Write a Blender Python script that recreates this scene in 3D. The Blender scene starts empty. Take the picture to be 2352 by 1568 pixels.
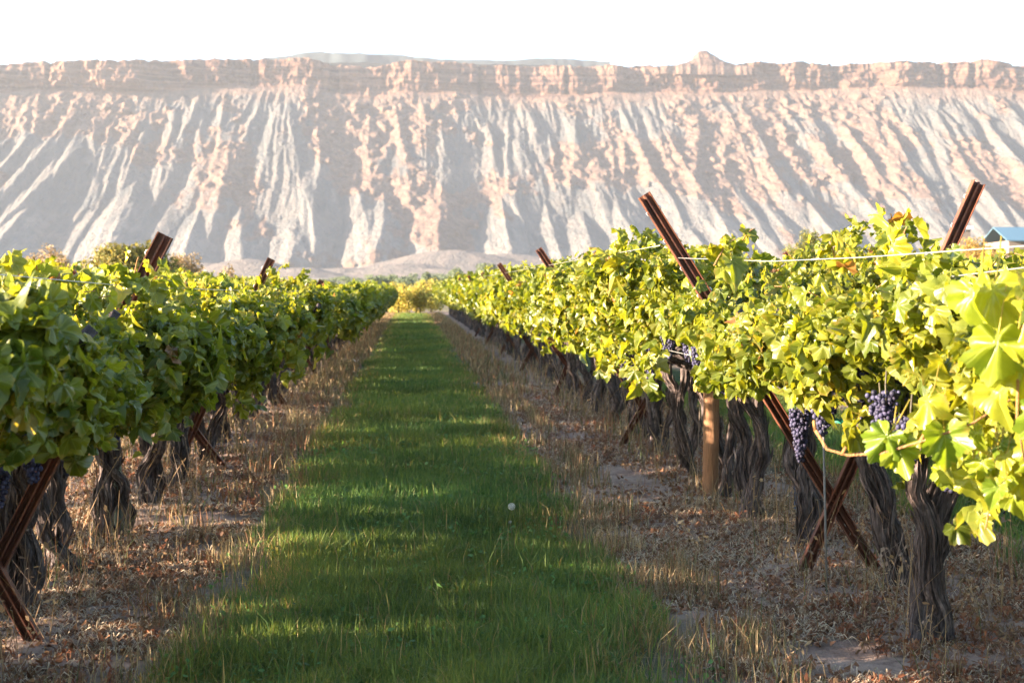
import bpy, math, random
import numpy as np
from mathutils import Vector

SC = bpy.context.scene
COL = SC.collection
R = math.radians

# ------------------------------------------------------------------ camera, sky, sun
F = 3267.0 / 2352.0                                  # focal length / image width
cam_d = bpy.data.cameras.new('camera'); cam = bpy.data.objects.new('camera', cam_d); COL.objects.link(cam)
cam_d.lens = 36.0 * F; cam_d.sensor_width = 36.0
cam_d.clip_start = 0.05; cam_d.clip_end = 9000
cam.location = (0, 0, 1.4)
cam.rotation_euler = (R(90 - 1.21), 0, R(-4.05))
cam_d.dof.use_dof = True; cam_d.dof.focus_distance = 6.6; cam_d.dof.aperture_fstop = 5.6
SC.camera = cam

SUN_EL, SUN_BACK = R(12.5), R(10.0)                   # from the left, a little behind the camera
S = Vector((-math.cos(SUN_EL) * math.cos(SUN_BACK), -math.cos(SUN_EL) * math.sin(SUN_BACK), math.sin(SUN_EL)))
w = bpy.data.worlds.new("World"); SC.world = w; w.use_nodes = True
nt = w.node_tree; bg = nt.nodes['Background']
sky = nt.nodes.new('ShaderNodeTexSky'); sky.sky_type = 'NISHITA'; sky.sun_disc = False
sky.sun_elevation = SUN_EL; sky.sun_rotation = math.atan2(S.x, S.y) % (2 * math.pi)
sky.air_density = 1.0; sky.dust_density = 1.0; sky.ozone_density = 2.5
nt.links.new(sky.outputs[0], bg.inputs[0]); bg.inputs[1].default_value = 0.078
sd = bpy.data.lights.new('sun', 'SUN'); sun = bpy.data.objects.new('sun', sd); COL.objects.link(sun)
sd.energy = 5.0; sd.angle = R(0.5); sd.color = (1.0, 0.78, 0.58)
sun.rotation_euler = S.to_track_quat('Z', 'Y').to_euler(); sun.location = (-30, 0, 30)
SC.view_settings.view_transform = 'Standard'; SC.view_settings.look = 'None'
SC.view_settings.exposure = 2.92; SC.view_settings.gamma = 1.0
SC.render.engine = 'CYCLES'
SC.cycles.max_bounces = 8; SC.cycles.transparent_max_bounces = 4
SC.cycles.volume_bounces = 1
SC.cycles.use_denoising = True
SC.cycles.sample_clamp_indirect = 6.0

# ------------------------------------------------------------------ noise
def _h(ix, iy, seed):
    a = (ix.astype(np.int64) * 374761393 + iy.astype(np.int64) * 668265263 + seed * 1274126177) & 0xffffffff
    a = ((a ^ (a >> 13)) * 1274126177) & 0xffffffff
    a = ((a ^ (a >> 16)) * 2246822519) & 0xffffffff
    return ((a ^ (a >> 15)) & 0xffffff) / float(0xffffff)

def vn(x, y, seed=0):
    x = np.asarray(x, float); y = np.asarray(y, float)
    x, y = np.broadcast_arrays(x, y)
    ix = np.floor(x); iy = np.floor(y); fx = x - ix; fy = y - iy
    fx = fx * fx * fx * (fx * (fx * 6 - 15) + 10); fy = fy * fy * fy * (fy * (fy * 6 - 15) + 10)
    a = _h(ix, iy, seed); b = _h(ix + 1, iy, seed); c = _h(ix, iy + 1, seed); d = _h(ix + 1, iy + 1, seed)
    return (a + (b - a) * fx) * (1 - fy) + (c + (d - c) * fx) * fy

def fbm(x, y, seed=0, octs=4, gain=.5):
    t = 0; a = 1; n = 0
    for k in range(octs):
        t = t + a * (vn(x * 2 ** k, y * 2 ** k, seed + 17 * k) * 2 - 1); n += a; a *= gain
    return t / n

def ridged(x, y, seed=0, octs=3):
    t = 0; a = 1; n = 0
    for k in range(octs):
        t = t + a * (1 - np.abs(vn(x * 2 ** k, y * 2 ** k, seed + 31 * k) * 2 - 1)); n += a; a *= .5
    return t / n

def worley(x, y, seed=0):
    ix = np.floor(x); iy = np.floor(y); best = np.full(x.shape, 9.0); second = np.full(x.shape, 9.0); hid = np.zeros(x.shape)
    for dx in (-1, 0, 1):
        for dy in (-1, 0, 1):
            cx = ix + dx; cy = iy + dy
            px = cx + _h(cx, cy, seed); py = cy + _h(cx, cy, seed + 7)
            d = np.hypot(x - px, y - py); m = d < best
            second = np.where(m, best, np.minimum(second, d)); hid = np.where(m, _h(cx, cy, seed + 13), hid)
            best = np.minimum(best, d)
    return best, second, hid

# ------------------------------------------------------------------ mesh helpers
class Geo:
    """collects arrays of vertices and equal-sided faces, then links them as one mesh object"""
    def __init__(s): s.v = []; s.f = []; s.c = []; s.u = []; s.n = 0
    def add(s, V, Fs, col=None, uv=None, mi=0):
        V = np.asarray(V, float).reshape(-1, 3)
        for f in (Fs if isinstance(Fs, (list, tuple)) else [Fs]):
            f = np.asarray(f, np.int64)
            if f.size: s.f.append((f + s.n, mi))
        s.v.append(V); k = len(V)
        if col is None: col = np.ones((k, 3)) * .5
        col = np.asarray(col, float)
        if col.ndim == 1: col = np.tile(col, (k, 1))
        s.c.append(col)
        s.u.append(np.zeros((k, 2)) if uv is None else np.asarray(uv, float))
        s.n += k
    def mesh(s, name, mats, smooth=True):
        me = bpy.data.meshes.new(name)
        V = np.concatenate(s.v); nf = sum(len(f) for f, _ in s.f)
        loops = np.concatenate([f.ravel() for f, _ in s.f]).astype(np.int32)
        tot = np.concatenate([np.full(len(f), f.shape[1]) for f, _ in s.f]).astype(np.int32)
        mi = np.concatenate([np.full(len(f), m) for f, m in s.f]).astype(np.int32)
        st = np.concatenate([[0], np.cumsum(tot)[:-1]]).astype(np.int32)
        me.vertices.add(len(V)); me.loops.add(len(loops)); me.polygons.add(nf)
        me.vertices.foreach_set('co', V.astype(np.float32).ravel())
        me.loops.foreach_set('vertex_index', loops)
        me.polygons.foreach_set('loop_start', st); me.polygons.foreach_set('loop_total', tot)
        me.polygons.foreach_set('material_index', mi)
        me.polygons.foreach_set('use_smooth', np.full(nf, smooth))
        for m in (mats if isinstance(mats, (list, tuple)) else [mats]): me.materials.append(m)
        ca = me.attributes.new('Col', 'FLOAT_COLOR', 'POINT'); C = np.concatenate(s.c)
        ca.data.foreach_set('color', np.hstack([C, np.ones((len(C), 1))]).astype(np.float32).ravel())
        U = np.concatenate(s.u)
        if np.any(U):
            ul = me.uv_layers.new(name='UV'); ul.data.foreach_set('uv', U[loops].astype(np.float32).ravel())
        me.update(calc_edges=True); me.validate()
        return me
    def obj(s, name, mats, parent=None, smooth=True, loc=None):
        return link(name, s.mesh(name, mats, smooth), parent, loc)

def link(name, me, parent=None, loc=None):
    o = bpy.data.objects.new(name, me); COL.objects.link(o)
    if parent is not None: o.parent = parent
    if loc is not None: o.location = loc
    return o
def tag(o, label=None, cat=None, group=None, kind=None):
    if label: o['label'] = label
    if cat: o['category'] = cat
    if group: o['group'] = group
    if kind: o['kind'] = kind
    return o
def empty(name, loc, label, cat, group=None, rz=0):
    o = bpy.data.objects.new(name, None); COL.objects.link(o); o.location = loc; o.rotation_euler.z = rz
    o.empty_display_size = .2
    return tag(o, label, cat, group)
def copy_tree(o, parent=None):
    c = o.copy(); COL.objects.link(c); c.parent = parent
    for ch in list(o.children): copy_tree(ch, c)
    return c

def unit(a): return a / np.maximum(np.linalg.norm(a, axis=-1, keepdims=True), 1e-9)

def grid_faces(nu, nv, wrap=False):
    i = np.arange(nu - 1)[:, None] * nv
    if wrap:
        j = np.arange(nv)[None, :]; jn = (j + 1) % nv
    else:
        j = np.arange(nv - 1)[None, :]; jn = j + 1
    return np.stack([i + j, i + jn, i + nv + jn, i + nv + j], -1).reshape(-1, 4)

def tube(geo, path, rad, n=6, col=(.5, .5, .5), rough=0.0, seed=0, twist=0.0, strands=0, mi=0, cap=True):
    P = np.asarray(path, float); k = len(P); rad = np.broadcast_to(np.asarray(rad, float), (k,))
    T = unit(np.gradient(P, axis=0))
    up = np.where(np.abs(T[:, 2:3]) > .9, np.array([[1., 0, 0]]), np.array([[0, 0, 1.]]))
    A = unit(np.cross(up, T)); B = np.cross(T, A)
    for i in range(1, k):                                       # keep the frame from flipping
        a = A[i - 1] - T[i] * (A[i - 1] @ T[i]); A[i] = a / max(np.linalg.norm(a), 1e-6); B[i] = np.cross(T[i], A[i])
    th = np.linspace(0, 2 * math.pi, n, endpoint=False)[None, :]
    s = np.concatenate([[0], np.cumsum(np.linalg.norm(np.diff(P, axis=0), axis=1))])[:, None]
    r = rad[:, None] * np.ones_like(th)
    if strands:
        ph = th * strands + s * twist
        r = r * (1 + rough * (np.abs(np.sin(ph * .5 + fbm(s * 3, s * 0 + seed, seed) * 2)) * 1.2 - .6)
                 + rough * .8 * fbm(np.cos(th) * 2.3 + s * 1.1 + seed, np.sin(th) * 2.3 + s * 2.5, seed, 3))
    elif rough:
        r = r * (1 + rough * fbm(np.cos(th) * 1.5 + s * 6 + seed, np.sin(th) * 1.5 + s * 3, seed, 2))
    V = P[:, None, :] + r[..., None] * (np.cos(th)[..., None] * A[:, None, :] + np.sin(th)[..., None] * B[:, None, :])
    V = V.reshape(-1, 3); fs = [grid_faces(k, n, True)]
    if cap:
        c0 = len(V); V = np.vstack([V, P[0], P[-1]])
        j = np.arange(n); jn = (j + 1) % n
        fs.append(np.stack([jn, j, np.full(n, c0)], 1)); o = (k - 1) * n
        fs.append(np.stack([o + j, o + jn, np.full(n, c0 + 1)], 1))
    geo.add(V, fs, col, mi=mi)

def box(geo, c, sz, col=(.5, .5, .5), mi=0, R3=None):
    x, y, z = [q / 2 for q in sz]
    V = np.array([[-x, -y, -z], [x, -y, -z], [x, y, -z], [-x, y, -z], [-x, -y, z], [x, -y, z], [x, y, z], [-x, y, z]])
    if R3 is not None: V = V @ np.asarray(R3).T
    geo.add(V + np.array(c), np.array([[0, 3, 2, 1], [4, 5, 6, 7], [0, 1, 5, 4], [1, 2, 6, 5], [2, 3, 7, 6], [3, 0, 4, 7]]), col, mi=mi)

# ------------------------------------------------------------------ materials
class NT:
    def __init__(s, name):
        s.m = bpy.data.materials.new(name); s.m.use_nodes = True; s.t = s.m.node_tree
        s.t.nodes.clear(); s.out = s.t.nodes.new('ShaderNodeOutputMaterial')
    def n(s, typ, ins=None, **kw):
        nd = s.t.nodes.new('ShaderNode' + typ)
        for k, v in kw.items(): setattr(nd, k, v)
        for k, v in (ins or {}).items():
            if isinstance(v, bpy.types.NodeSocket): s.t.links.new(v, nd.inputs[k])
            elif v is not None: nd.inputs[k].default_value = v
        return nd
    def math(s, op, a, b=None, clamp=False):
        return s.n('Math', {0: a, 1: b}, operation=op, use_clamp=clamp).outputs[0]
    def mix(s, f, a, b, mode='MIX'):
        nd = s.n('Mix', data_type='RGBA', blend_type=mode)
        for i, v in ((0, f), (6, a), (7, b)):
            if isinstance(v, bpy.types.NodeSocket): s.t.links.new(v, nd.inputs[i])
            else: nd.inputs[i].default_value = (*v, 1) if isinstance(v, (tuple, list)) and len(v) == 3 else v
        return nd.outputs[2]
    def noise(s, scale, vec=None, detail=4, rough=.55, dist=0):
        return s.n('TexNoise', {'Scale': scale, 'Detail': detail, 'Roughness': rough, 'Distortion': dist, 'Vector': vec}).outputs[0]
    def ramp(s, f, a, b, lo=0., hi=1.):
        return s.n('MapRange', {0: f, 1: a, 2: b, 3: lo, 4: hi}).outputs[0]
    def attr(s, n='Col'): return s.n('Attribute', attribute_name=n).outputs['Color']
    def pos(s): return s.n('NewGeometry').outputs['Position']
    def scaled(s, vec, sc): return s.n('Mapping', {'Vector': vec, 'Scale': sc}).outputs[0]
    def bump(s, h, strength=.5, dist=.01): return s.n('Bump', {'Height': h, 'Strength': strength, 'Distance': dist}).outputs[0]
    def principled(s, col, rough=.8, spec=.3, normal=None, metal=0, **kw):
        return s.n('BsdfPrincipled', {'Base Color': (*col, 1) if isinstance(col, tuple) else col, 'Roughness': rough,
                                      'Specular IOR Level': spec, 'Normal': normal, 'Metallic': metal, **kw})
    def done(s, sh):
        s.t.links.new(sh.outputs[0], s.out.inputs[0]); return s.m

def leaf_material(name, trans=.45, tcol=(2.3, 2.1, .9), spec=.35, rough=.42, veins=False):
    m = NT(name); c = m.attr(); oc = m.n('TexCoord').outputs['Object']
    n = m.noise(38, oc, 3); c = m.mix(m.ramp(n, .3, .7), m.mix(1., c, (.78, .84, .8), 'MULTIPLY'), c)
    h = n
    if veins:
        uv = m.n('TexCoord').outputs['UV']; sp = m.n('SeparateXYZ', {0: uv})
        x = m.math('ABSOLUTE', sp.outputs[0]); y = sp.outputs[1]; dmin = None
        for a in (0, 42, 92, 140):
            ca, sa = math.cos(R(a)), math.sin(R(a))
            d = m.math('ABSOLUTE', m.math('SUBTRACT', m.math('MULTIPLY', x, ca), m.math('MULTIPLY', y, sa)))
            al = m.math('ADD', m.math('MULTIPLY', x, sa), m.math('MULTIPLY', y, ca))
            d = m.math('ADD', d, m.math('MULTIPLY', m.math('LESS_THAN', al, 0.), 1.))
            dmin = d if dmin is None else m.math('MINIMUM', dmin, d)
        v = m.ramp(dmin, .004, .022, 1., 0.)
        c = m.mix(m.math('MULTIPLY', v, .22), c, (.42, .48, .14)); h = m.math('SUBTRACT', n, m.math('MULTIPLY', v, .6))
    if veins:                                                              # browned, yellowing margins on some leaves
        rr = m.math('SQRT', m.math('ADD', m.math('POWER', x, 2.), m.math('POWER', m.math('SUBTRACT', y, .3), 2.)))
        e = m.math('MULTIPLY', m.ramp(m.math('ADD', rr, m.math('MULTIPLY', n, .5)), .70, .84), m.ramp(m.noise(5, oc, 2), .5, .62, 0, .8))
        c = m.mix(e, c, (.34, .25, .06))
    p = m.principled(c, rough, spec, m.bump(h, .35, .004))
    t = m.n('BsdfTranslucent', {'Color': m.mix(1., c, tcol, 'MULTIPLY')})
    return m.done(m.n('MixShader', {0: trans, 1: p.outputs[0], 2: t.outputs[0]}))

M_LEAF = leaf_material('vine_leaf', trans=.40, spec=.5, rough=.38, veins=True)
M_FARLEAF = leaf_material('vine_leaf_far', trans=.40, spec=.5, rough=.38)
M_TREELEAF = leaf_material('tree_leaf', .3, (1.6, 1.5, .8), .2, .6)
M_GRASS = leaf_material('grass_blade', .35, (1.8, 1.7, .8), .2, .55)
M_STRAW = leaf_material('dry_straw', .2, (1.3, 1.2, 1.), .15, .7)

def bark_material(name, a, b, sc=(14, 14, 2.5)):
    m = NT(name); oc = m.n('TexCoord').outputs['Object']; v = m.scaled(oc, sc)
    n = m.noise(2.2, v, 6, .65, .6); n2 = m.noise(9, v, 4)
    f = m.ramp(n, .38, .66)
    c = m.mix(f, a, b); c = m.mix(m.ramp(n2, .35, .65, 0, .55), c, tuple(q * .35 for q in a))
    c = m.mix(1., c, m.mix(.35, m.attr(), (1., 1., 1.)), 'MULTIPLY')
    return m.done(m.principled(c, .9, .15, m.bump(m.math('ADD', n, m.math('MULTIPLY', n2, .6)), .9, .012)))
M_BARK = bark_material('vine_bark', (.055, .045, .043), (.20, .17, .165))
M_CANE = bark_material('cane_bark', (.38, .20, .09), (.55, .33, .14), (30, 30, 30))
M_WOOD = bark_material('post_wood', (.34, .18, .10), (.44, .26, .15), (20, 20, 1.2))
M_TREEBARK = bark_material('tree_bark', (.10, .08, .06), (.2, .16, .13))

def rust_material():
    m = NT('rusty_steel'); oc = m.n('TexCoord').outputs['Object']
    n = m.noise(9, oc, 6, .65); n2 = m.noise(45, m.scaled(oc, (1, 1, .25)), 4)
    c = m.mix(m.ramp(n, .35, .65), (.070, .028, .020), (.185, .066, .034))
    c = m.mix(m.ramp(n2, .62, .72, 0, .8), c, (.26, .12, .07))
    return m.done(m.principled(c, .62, .35, m.bump(m.math('ADD', n, n2), .5, .004)))
M_RUST = rust_material()
def simple(name, col, rough=.7, spec=.3, metal=0, var=.25, scale=20):
    m = NT(name); n = m.noise(scale, m.n('TexCoord').outputs['Object'], 4)
    c = m.mix(m.ramp(n, .3, .7), tuple(q * (1 - var) for q in col), col)
    return m.done(m.principled(c, rough, spec, m.bump(n, .2, .004), metal))
M_WIRE = simple('galvanised_wire', (.62, .60, .56), .35, .5, .6, .2, 60)
M_GALV = simple('zinc_clip', (.75, .75, .72), .4, .5, .4, .15, 60)
M_TAPE = simple('green_tie_tape', (.02, .22, .14), .5, .4)
M_PIPE = simple('grey_green_pipe', (.24, .30, .27), .6, .3)
M_BLUE = simple('grow_tube', (.16, .20, .30), .6, .3)
M_BLACK = simple('black_plastic', (.02, .02, .022), .4, .4)
M_ROOF = simple('blue_grey_roof', (.10, .19, .26), .5, .4)
M_WALL = simple('pale_wall', (.24, .20, .17), .8, .2)
M_WHITE = simple('white_panel', (.8, .8, .78), .4, .4)

def berry_material():
    m = NT('grape_skin'); oc = m.n('TexCoord').outputs['Object']
    n = m.noise(70, oc, 3); g = m.attr()
    c = m.mix(m.ramp(n, .35, .75, .15, .75), m.mix(1., g, (.030, .022, .06), 'MULTIPLY'), m.mix(1., g, (.085, .095, .16), 'MULTIPLY'))
    return m.done(m.principled(c, .6, .3))
M_BERRY = berry_material()

# ------------------------------------------------------------------ the ground
def gz(x, y):
    """ground height: level by the camera, rising gently towards the foot of the cliffs"""
    x = np.asarray(x, float); y = np.asarray(y, float)
    z = 0.0160 * np.maximum(0, y - 8)
    z = z + np.clip((y - 300) / 1200, 0, 1) ** 1.3 * 13.5
    z = z + np.clip((y - 60) / 400, 0, 1) * 3.0 * np.clip((x - 20) / 90, 0, 1)
    return z

def soil_material():
    m = NT('soil'); p = m.pos(); sp = m.n('SeparateXYZ', {0: p}); x, y = sp.outputs[0], sp.outputs[1]
    n1 = m.noise(1.7, p, 5); n2 = m.noise(14, p, 5, .65); n3 = m.noise(70, p, 3, .6)
    c = m.mix(m.ramp(n1, .35, .65), (.25, .18, .15), (.38, .30, .25))
    c = m.mix(m.ramp(n2, .45, .7, 0, .7), c, (.12, .08, .07))
    c = m.mix(m.ramp(n3, .58, .7, 0, .6), c, (.36, .30, .26))
    # dark humus and short green moss under the mown alley and the neighbouring alleys
    al = m.math('ABSOLUTE', m.math('SUBTRACT', m.math('PINGPONG', m.math('ADD', x, 2.04 - .04 + 40.5), 2.025), 2.025))
    al = m.math('ADD', al, m.math('MULTIPLY', m.math('SUBTRACT', n1, .5), .9))
    g = m.math('MULTIPLY', m.ramp(al, .75, 1.25, 1, 0), m.ramp(y, 84, 89, 1, 0))
    c = m.mix(g, c, (.06, .085, .035))
    far = m.ramp(y, 86, 100); big = m.noise(.012, p, 4); b2 = m.noise(.08, p, 4)
    fc = m.mix(m.ramp(big, .42, .58), (.20, .165, .105), (.12, .125, .06)); fc = m.mix(m.ramp(b2, .4, .7, 0, .6), fc, (.24, .19, .135))
    fc = m.mix(m.ramp(y, 500, 900), fc, m.mix(m.ramp(big, .35, .65), (.25, .205, .18), (.22, .20, .175)))
    c = m.mix(far, c, fc)
    h = m.math('ADD', m.math('MULTIPLY', n2, .7), m.math('MULTIPLY', n3, .4))
    return m.done(m.principled(c, .95, .1, m.bump(h, .8, .03)))

def make_ground():
    def axis(near_lo, near_hi, step, far_lo, far_hi, g=1.14):
        a = list(np.arange(near_lo, near_hi, step)); s = step; q = a[-1]
        while q < far_hi: s *= g; q += s; a.append(q)
        s = step; q = a[0]; b = []
        while q > far_lo: s *= g; q -= s; b.append(q)
        return np.array(b[::-1] + a)
    X = axis(-3.2, 4.2, .035, -1500, 1700); Y = axis(3.6, 12, .035, -400, 2100, 1.03)
    xx, yy = np.meshgrid(X, Y, indexing='ij')
    fade = np.clip((60 - np.hypot(xx, yy)) / 40, 0, 1)
    z = gz(xx, yy) + fade * (.030 * fbm(xx * 2.2, yy * 2.2, 3, 3) + .014 * fbm(xx * 11, yy * 11, 9, 3))
    z += fade * .015 * np.exp(-((np.abs(xx - .2) - 2.0) / .35) ** 2)           # slight berm along the vine rows
    z += np.clip((yy - 250) / 500, 0, 1) * 2.5 * fbm(xx * .01, yy * .006, 5, 3)
    g = Geo(); g.add(np.stack([xx, yy, z], -1), grid_faces(len(X), len(Y)))
    g.f[0] = (g.f[0][0][:, ::-1], 0)
    o = g.obj('ground', soil_material()); tag(o, kind='structure')
make_ground()

# ------------------------------------------------------------------ the cliffs
def cliff_material():
    m = NT('cliff_rock'); p = m.pos(); a = m.n('SeparateColor', {0: m.attr()}); talus, band, pale = a.outputs[0], a.outputs[1], a.outputs[2]
    z = m.n('SeparateXYZ', {0: p}).outputs[2]
    n1 = m.noise(.012, p, 5); n2 = m.noise(.09, p, 5, .65); n3 = m.noise(.45, p, 4, .6)
    c = m.mix(m.ramp(n1, .35, .65), (.122, .118, .112), (.180, .158, .142))
    c = m.mix(m.ramp(n2, .4, .7, 0, .5), c, (.10, .098, .092))
    c = m.mix(pale, c, (.205, .188, .17))
    tc = m.mix(m.ramp(n2, .35, .65), (.125, .085, .068), (.215, .145, .112)); tc = m.mix(m.ramp(n3, .55, .7, 0, .6), tc, (.095, .09, .075))
    stn = m.n('TexNoise', {'Scale': 1., 'Detail': 5, 'Roughness': .65, 'Distortion': .4, 'Vector': m.scaled(p, (.055, .02, .009))}).outputs[0]
    c = m.mix(m.ramp(stn, .42, .60, 0, .7), c, (.088, .100, .105))
    c = m.mix(talus, c, tc)
    st = m.n('TexNoise', {'Scale': 1., 'Detail': 4, 'Roughness': .6, 'Vector': m.scaled(p, (.006, .006, .16))}).outputs[0]
    bc = m.mix(m.ramp(st, .38, .62), (.10, .058, .046), (.235, .145, .105)); bc = m.mix(m.ramp(n2, .5, .75, 0, .5), bc, (.15, .08, .06))
    c = m.mix(band, c, bc)
    sp = m.noise(.30, p, 3, .7); c = m.mix(m.ramp(sp, .66, .72, 0, .55), c, (.09, .10, .075))
    h = m.math('ADD', m.math('MULTIPLY', n2, 2.), n3)
    return m.done(m.principled(c, .95, .1, m.bump(h, 1., 3.5)))
M_CLIFF = cliff_material()

RIM = np.array([(-900, 185), (-200, 172), (0, 168), (70, 160), (200, 153), (400, 149), (600, 143), (690, 140), (740, 146), (800, 155), (860, 158), (930, 141), (1060, 147),
                (1200, 151), (1360, 152), (1440, 150), (1500, 148), (1560, 136), (1590, 129), (1604, 114), (1622, 112), (1640, 122), (1652, 131), (1682, 143), (1800, 140),
                (2000, 137), (2150, 134), (2280, 128), (2352, 135), (2600, 140), (3200, 150)], float)
RIMS = RIM.copy(); RIMS[14:23, 1] = [150, 149, 147, 146, 145, 144, 143, 143, 143][:9]      # rim without the butte
def make_cliffs():
    rng = np.random.default_rng(5)
    X = np.concatenate([np.arange(-1250, -560, 6), np.arange(-560, 860, 1.45), np.arange(860, 1650, 6)])
    T = np.concatenate([np.linspace(-.12, 1, 275)])
    xx, tt = np.meshgrid(X, T, indexing='ij')
    sm = lambda q, k=60.: np.log1p(np.exp(np.clip(q / k, -30, 30))) * k        # soft ramp
    def macro(x): return (.13 * sm(150 - x) - 12) + 165 * np.exp(-((x + 880) / 130) ** 2) + .12 * sm(x - 330, 50) + 26 * fbm(x / 260., x * 0 + 3.3, 2, 3)  # the Gaussian is an unseen headland past the left edge, added to cast shade
    Mx = macro(xx)
    Yrim = 1885 - Mx
    px = 945 + 3267 * xx / Yrim
    wob = fbm(xx / 9., xx * 0, 41, 3) * 3.0 + fbm(xx / 45., xx * 0, 43, 2) * 3
    yrim = np.interp(px, RIMS[:, 0], RIMS[:, 1]) + wob
    zrim = 1.4 + (715 - yrim) / 3267 * Yrim
    bandpx = 70 + 10 * fbm(xx / 160., xx * 0 + 9, 8, 2) - 6 * np.clip((px - 1700) / 500, 0, 1)
    zbb = 1.4 + (715 - yrim - bandpx) / 3267 * Yrim
    zb = 26.
    t = tt; tc = np.clip(t, 0, 1)
    z = zb + t * (zbb - zb)
    Y = 1500 + 375 * (.55 * t + .45 * (1 - (1 - tc) ** 1.6)) + np.where(t < 0, t * 300, 0)
    H = (zbb - zb)                                                             # ~265 m
    # spurs: (bearing px, apex height 0-1, lean m per m drop, crest gain, flank slope)
    def sx(px_, t_): return (px_ - 945) / 3267 * (1560 + 320 * t_ - 0) * .97
    spurs = []
    big = [(735, .97, .06, .42, .75), (110, .93, -.25, .34, .9), (165, .95, -.3, .34, .9), (225, .95, -.35, .36, .9), (290, .93, -.4, .34, .9), (20, .93, -.2, .33, .9),
           (540, .93, .05, .3, .7), (1175, .95, .0, .34, .9), (1310, .95, .15, .34, .9), (1440, .93, .2, .36, .9), (1850, .93, .25, .4, .8), (1530, .97, .1, .4, .6),
           (2050, .95, -.12, .46, .8), (2150, .93, .05, .36, .9), (2270, .96, .0, .46, .8), (2330, .93, .25, .4, .9), (1950, .9, .2, .36, .9), (1740, .9, .1, .36, .8), (-120, .95, -.2, .36, .8), (2480, .95, .1, .4, .8), (2620, .95, .1, .4, .8)]
    for b in big: spurs.append((sx(b[0], b[1]), b[1] * H.mean(), b[2], b[3] * .46, b[4] * rng.uniform(.7, 1.2)))
    low = [(820, .50), (880, .44), (985, .50), (1010, .52), (1160, .48), (1090, .34), (1260, .40), (1350, .36), (1430, .42), (1560, .40), (1640, .47), (1700, .48), (1765, .46), (1860, .44), (1930, .36),
           (330, .48), (400, .36), (470, .38), (565, .42), (620, .32), (700, .36), (740, .24), (240, .36), (130, .44), (60, .36), (-20, .4), (1990, .42), (2110, .46), (2210, .44), (2310, .42), (2400, .46), (505, .27), (660, .2), (930, .25), (1210, .24), (1300, .22), (1500, .27)]
    for p_, a_ in low:
        spurs.append((sx(p_, a_), a_ * H.mean() + rng.uniform(-8, 8), rng.uniform(-.12, .28), rng.uniform(.6, .9), rng.uniform(.75, 1.1)))
    xw = xx + 9 * fbm(xx / 60., z / 60., 21, 4)
    lim = 24 + 95 * (1 - tc) ** 1.6; fade = np.clip((t + .02) / .12, 0, 1)
    def cones(lst, win, cap, xq):
        Dk = np.zeros_like(xx)
        for (cx, ha, lean, gain, fl) in lst:
            s_ = slice(np.searchsorted(X, cx - win), np.searchsorted(X, cx + win))
            if s_.stop - s_.start < 2: continue
            ta = (ha - (z[s_] - zb)); tp = np.clip(ta, 0, None); cp = cap[s_] if isinstance(cap, np.ndarray) else cap
            Dk[s_] = np.maximum(Dk[s_], cp * np.tanh(gain * tp ** .93 * 1.25 / cp) - fl * np.abs(xq[s_] - cx - lean * ta))
        return np.clip(Dk, 0, None)
    DA = cones(spurs, 250, lim, xw)
    def side(Dp, n, zlo, zhi, gain, fl, lk, kx):
        gx = np.gradient(Dp, axis=0) / np.gradient(X)[:, None]; out = []
        for _ in range(n):                                                     # side spurs fall away from their parent crest
            x_ = rng.uniform(-1200, 1600) if rng.random() < .2 else rng.uniform(-560, 860); a_ = rng.uniform(zlo, zhi)
            ii = min(np.searchsorted(X, x_), len(X) - 1); jj = min(np.searchsorted(T, a_), len(T) - 1)
            out.append((x_, a_ * H.mean(), float(np.clip(-lk * gx[ii, jj], -.9, .9)) + rng.normal(0, kx), rng.uniform(*gain), rng.uniform(*fl)))
        return out
    DB = cones(side(DA, 330, .12, 1.0, (.35, .7), (.8, 1.25), .30, .16), 90, 19., xx + 5 * fbm(xx / 30., z / 40., 24, 3))
    DC = cones(side(DA + DB, 2600, .06, 1.02, (.3, .7), (.8, 1.2), .35, .18), 30, 6.2, xx + 1.6 * fbm(xx / 9., z / 12., 22, 2))
    D = (DA + DB * (.35 + .65 * tc)) * fade
    ri = DC * (.25 + .6 * tc) + (ridged(xx / 4.2, z / 30., 63, 2) - .5) * 1.6
    # boulder-strewn talus patches
    pm = fbm(xx / 70. + .006 * z, z / 60., 91, 5) + .25 * fbm(xx / 9., z / 14., 95, 2)
    pm = pm + .42 * np.exp(-((px - 1640) / 190) ** 2 - ((tc - .62) / .3) ** 2) + .36 * np.exp(-((px - 1930) / 150) ** 2 - ((tc - .6) / .35) ** 2) \
        + .42 * np.exp(-((px - 890) / 140) ** 2 - ((tc - .82) / .12) ** 2) + .32 * np.exp(-((px - 330) / 170) ** 2 - ((tc - .86) / .1) ** 2) \
        + .30 * np.exp(-((px - 1200) / 170) ** 2 - ((tc - .5) / .12) ** 2) + .3 * np.exp(-((px - 2180) / 60) ** 2 - ((tc - .55) / .35) ** 2) \
        - .30 * np.exp(-((tc - .18) / .2) ** 2) - .5 * np.exp(-((px - 480) / 300) ** 2 - ((tc - .2) / .3) ** 2)
    talus = np.clip((pm + .03) / .14, 0, 1)
    w1, w2, hid = worley(xx / 7.5, z / 6., 5); v1, v2, hid2 = worley(xx / 16., z / 12., 8)
    rocks = np.clip(.62 - w1, 0, 1) * (2. + 7. * hid ** 2) + np.clip(.6 - v1, 0, 1) * np.where(hid2 > .55, 13., 2.) * 1.0
    D2 = D + ri * fade * (1 - .6 * talus) + talus * fade * (rocks * 1.1 + 6 * fbm(xx / 22., z / 18., 12, 3))
    D2 += fade * (1 - talus) * (.8 * fbm(xx / 4., z / 9., 14, 3) + np.where((hid2 > .86) & (v1 < .3), (0.3 - v1) * 14, 0))
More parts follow.
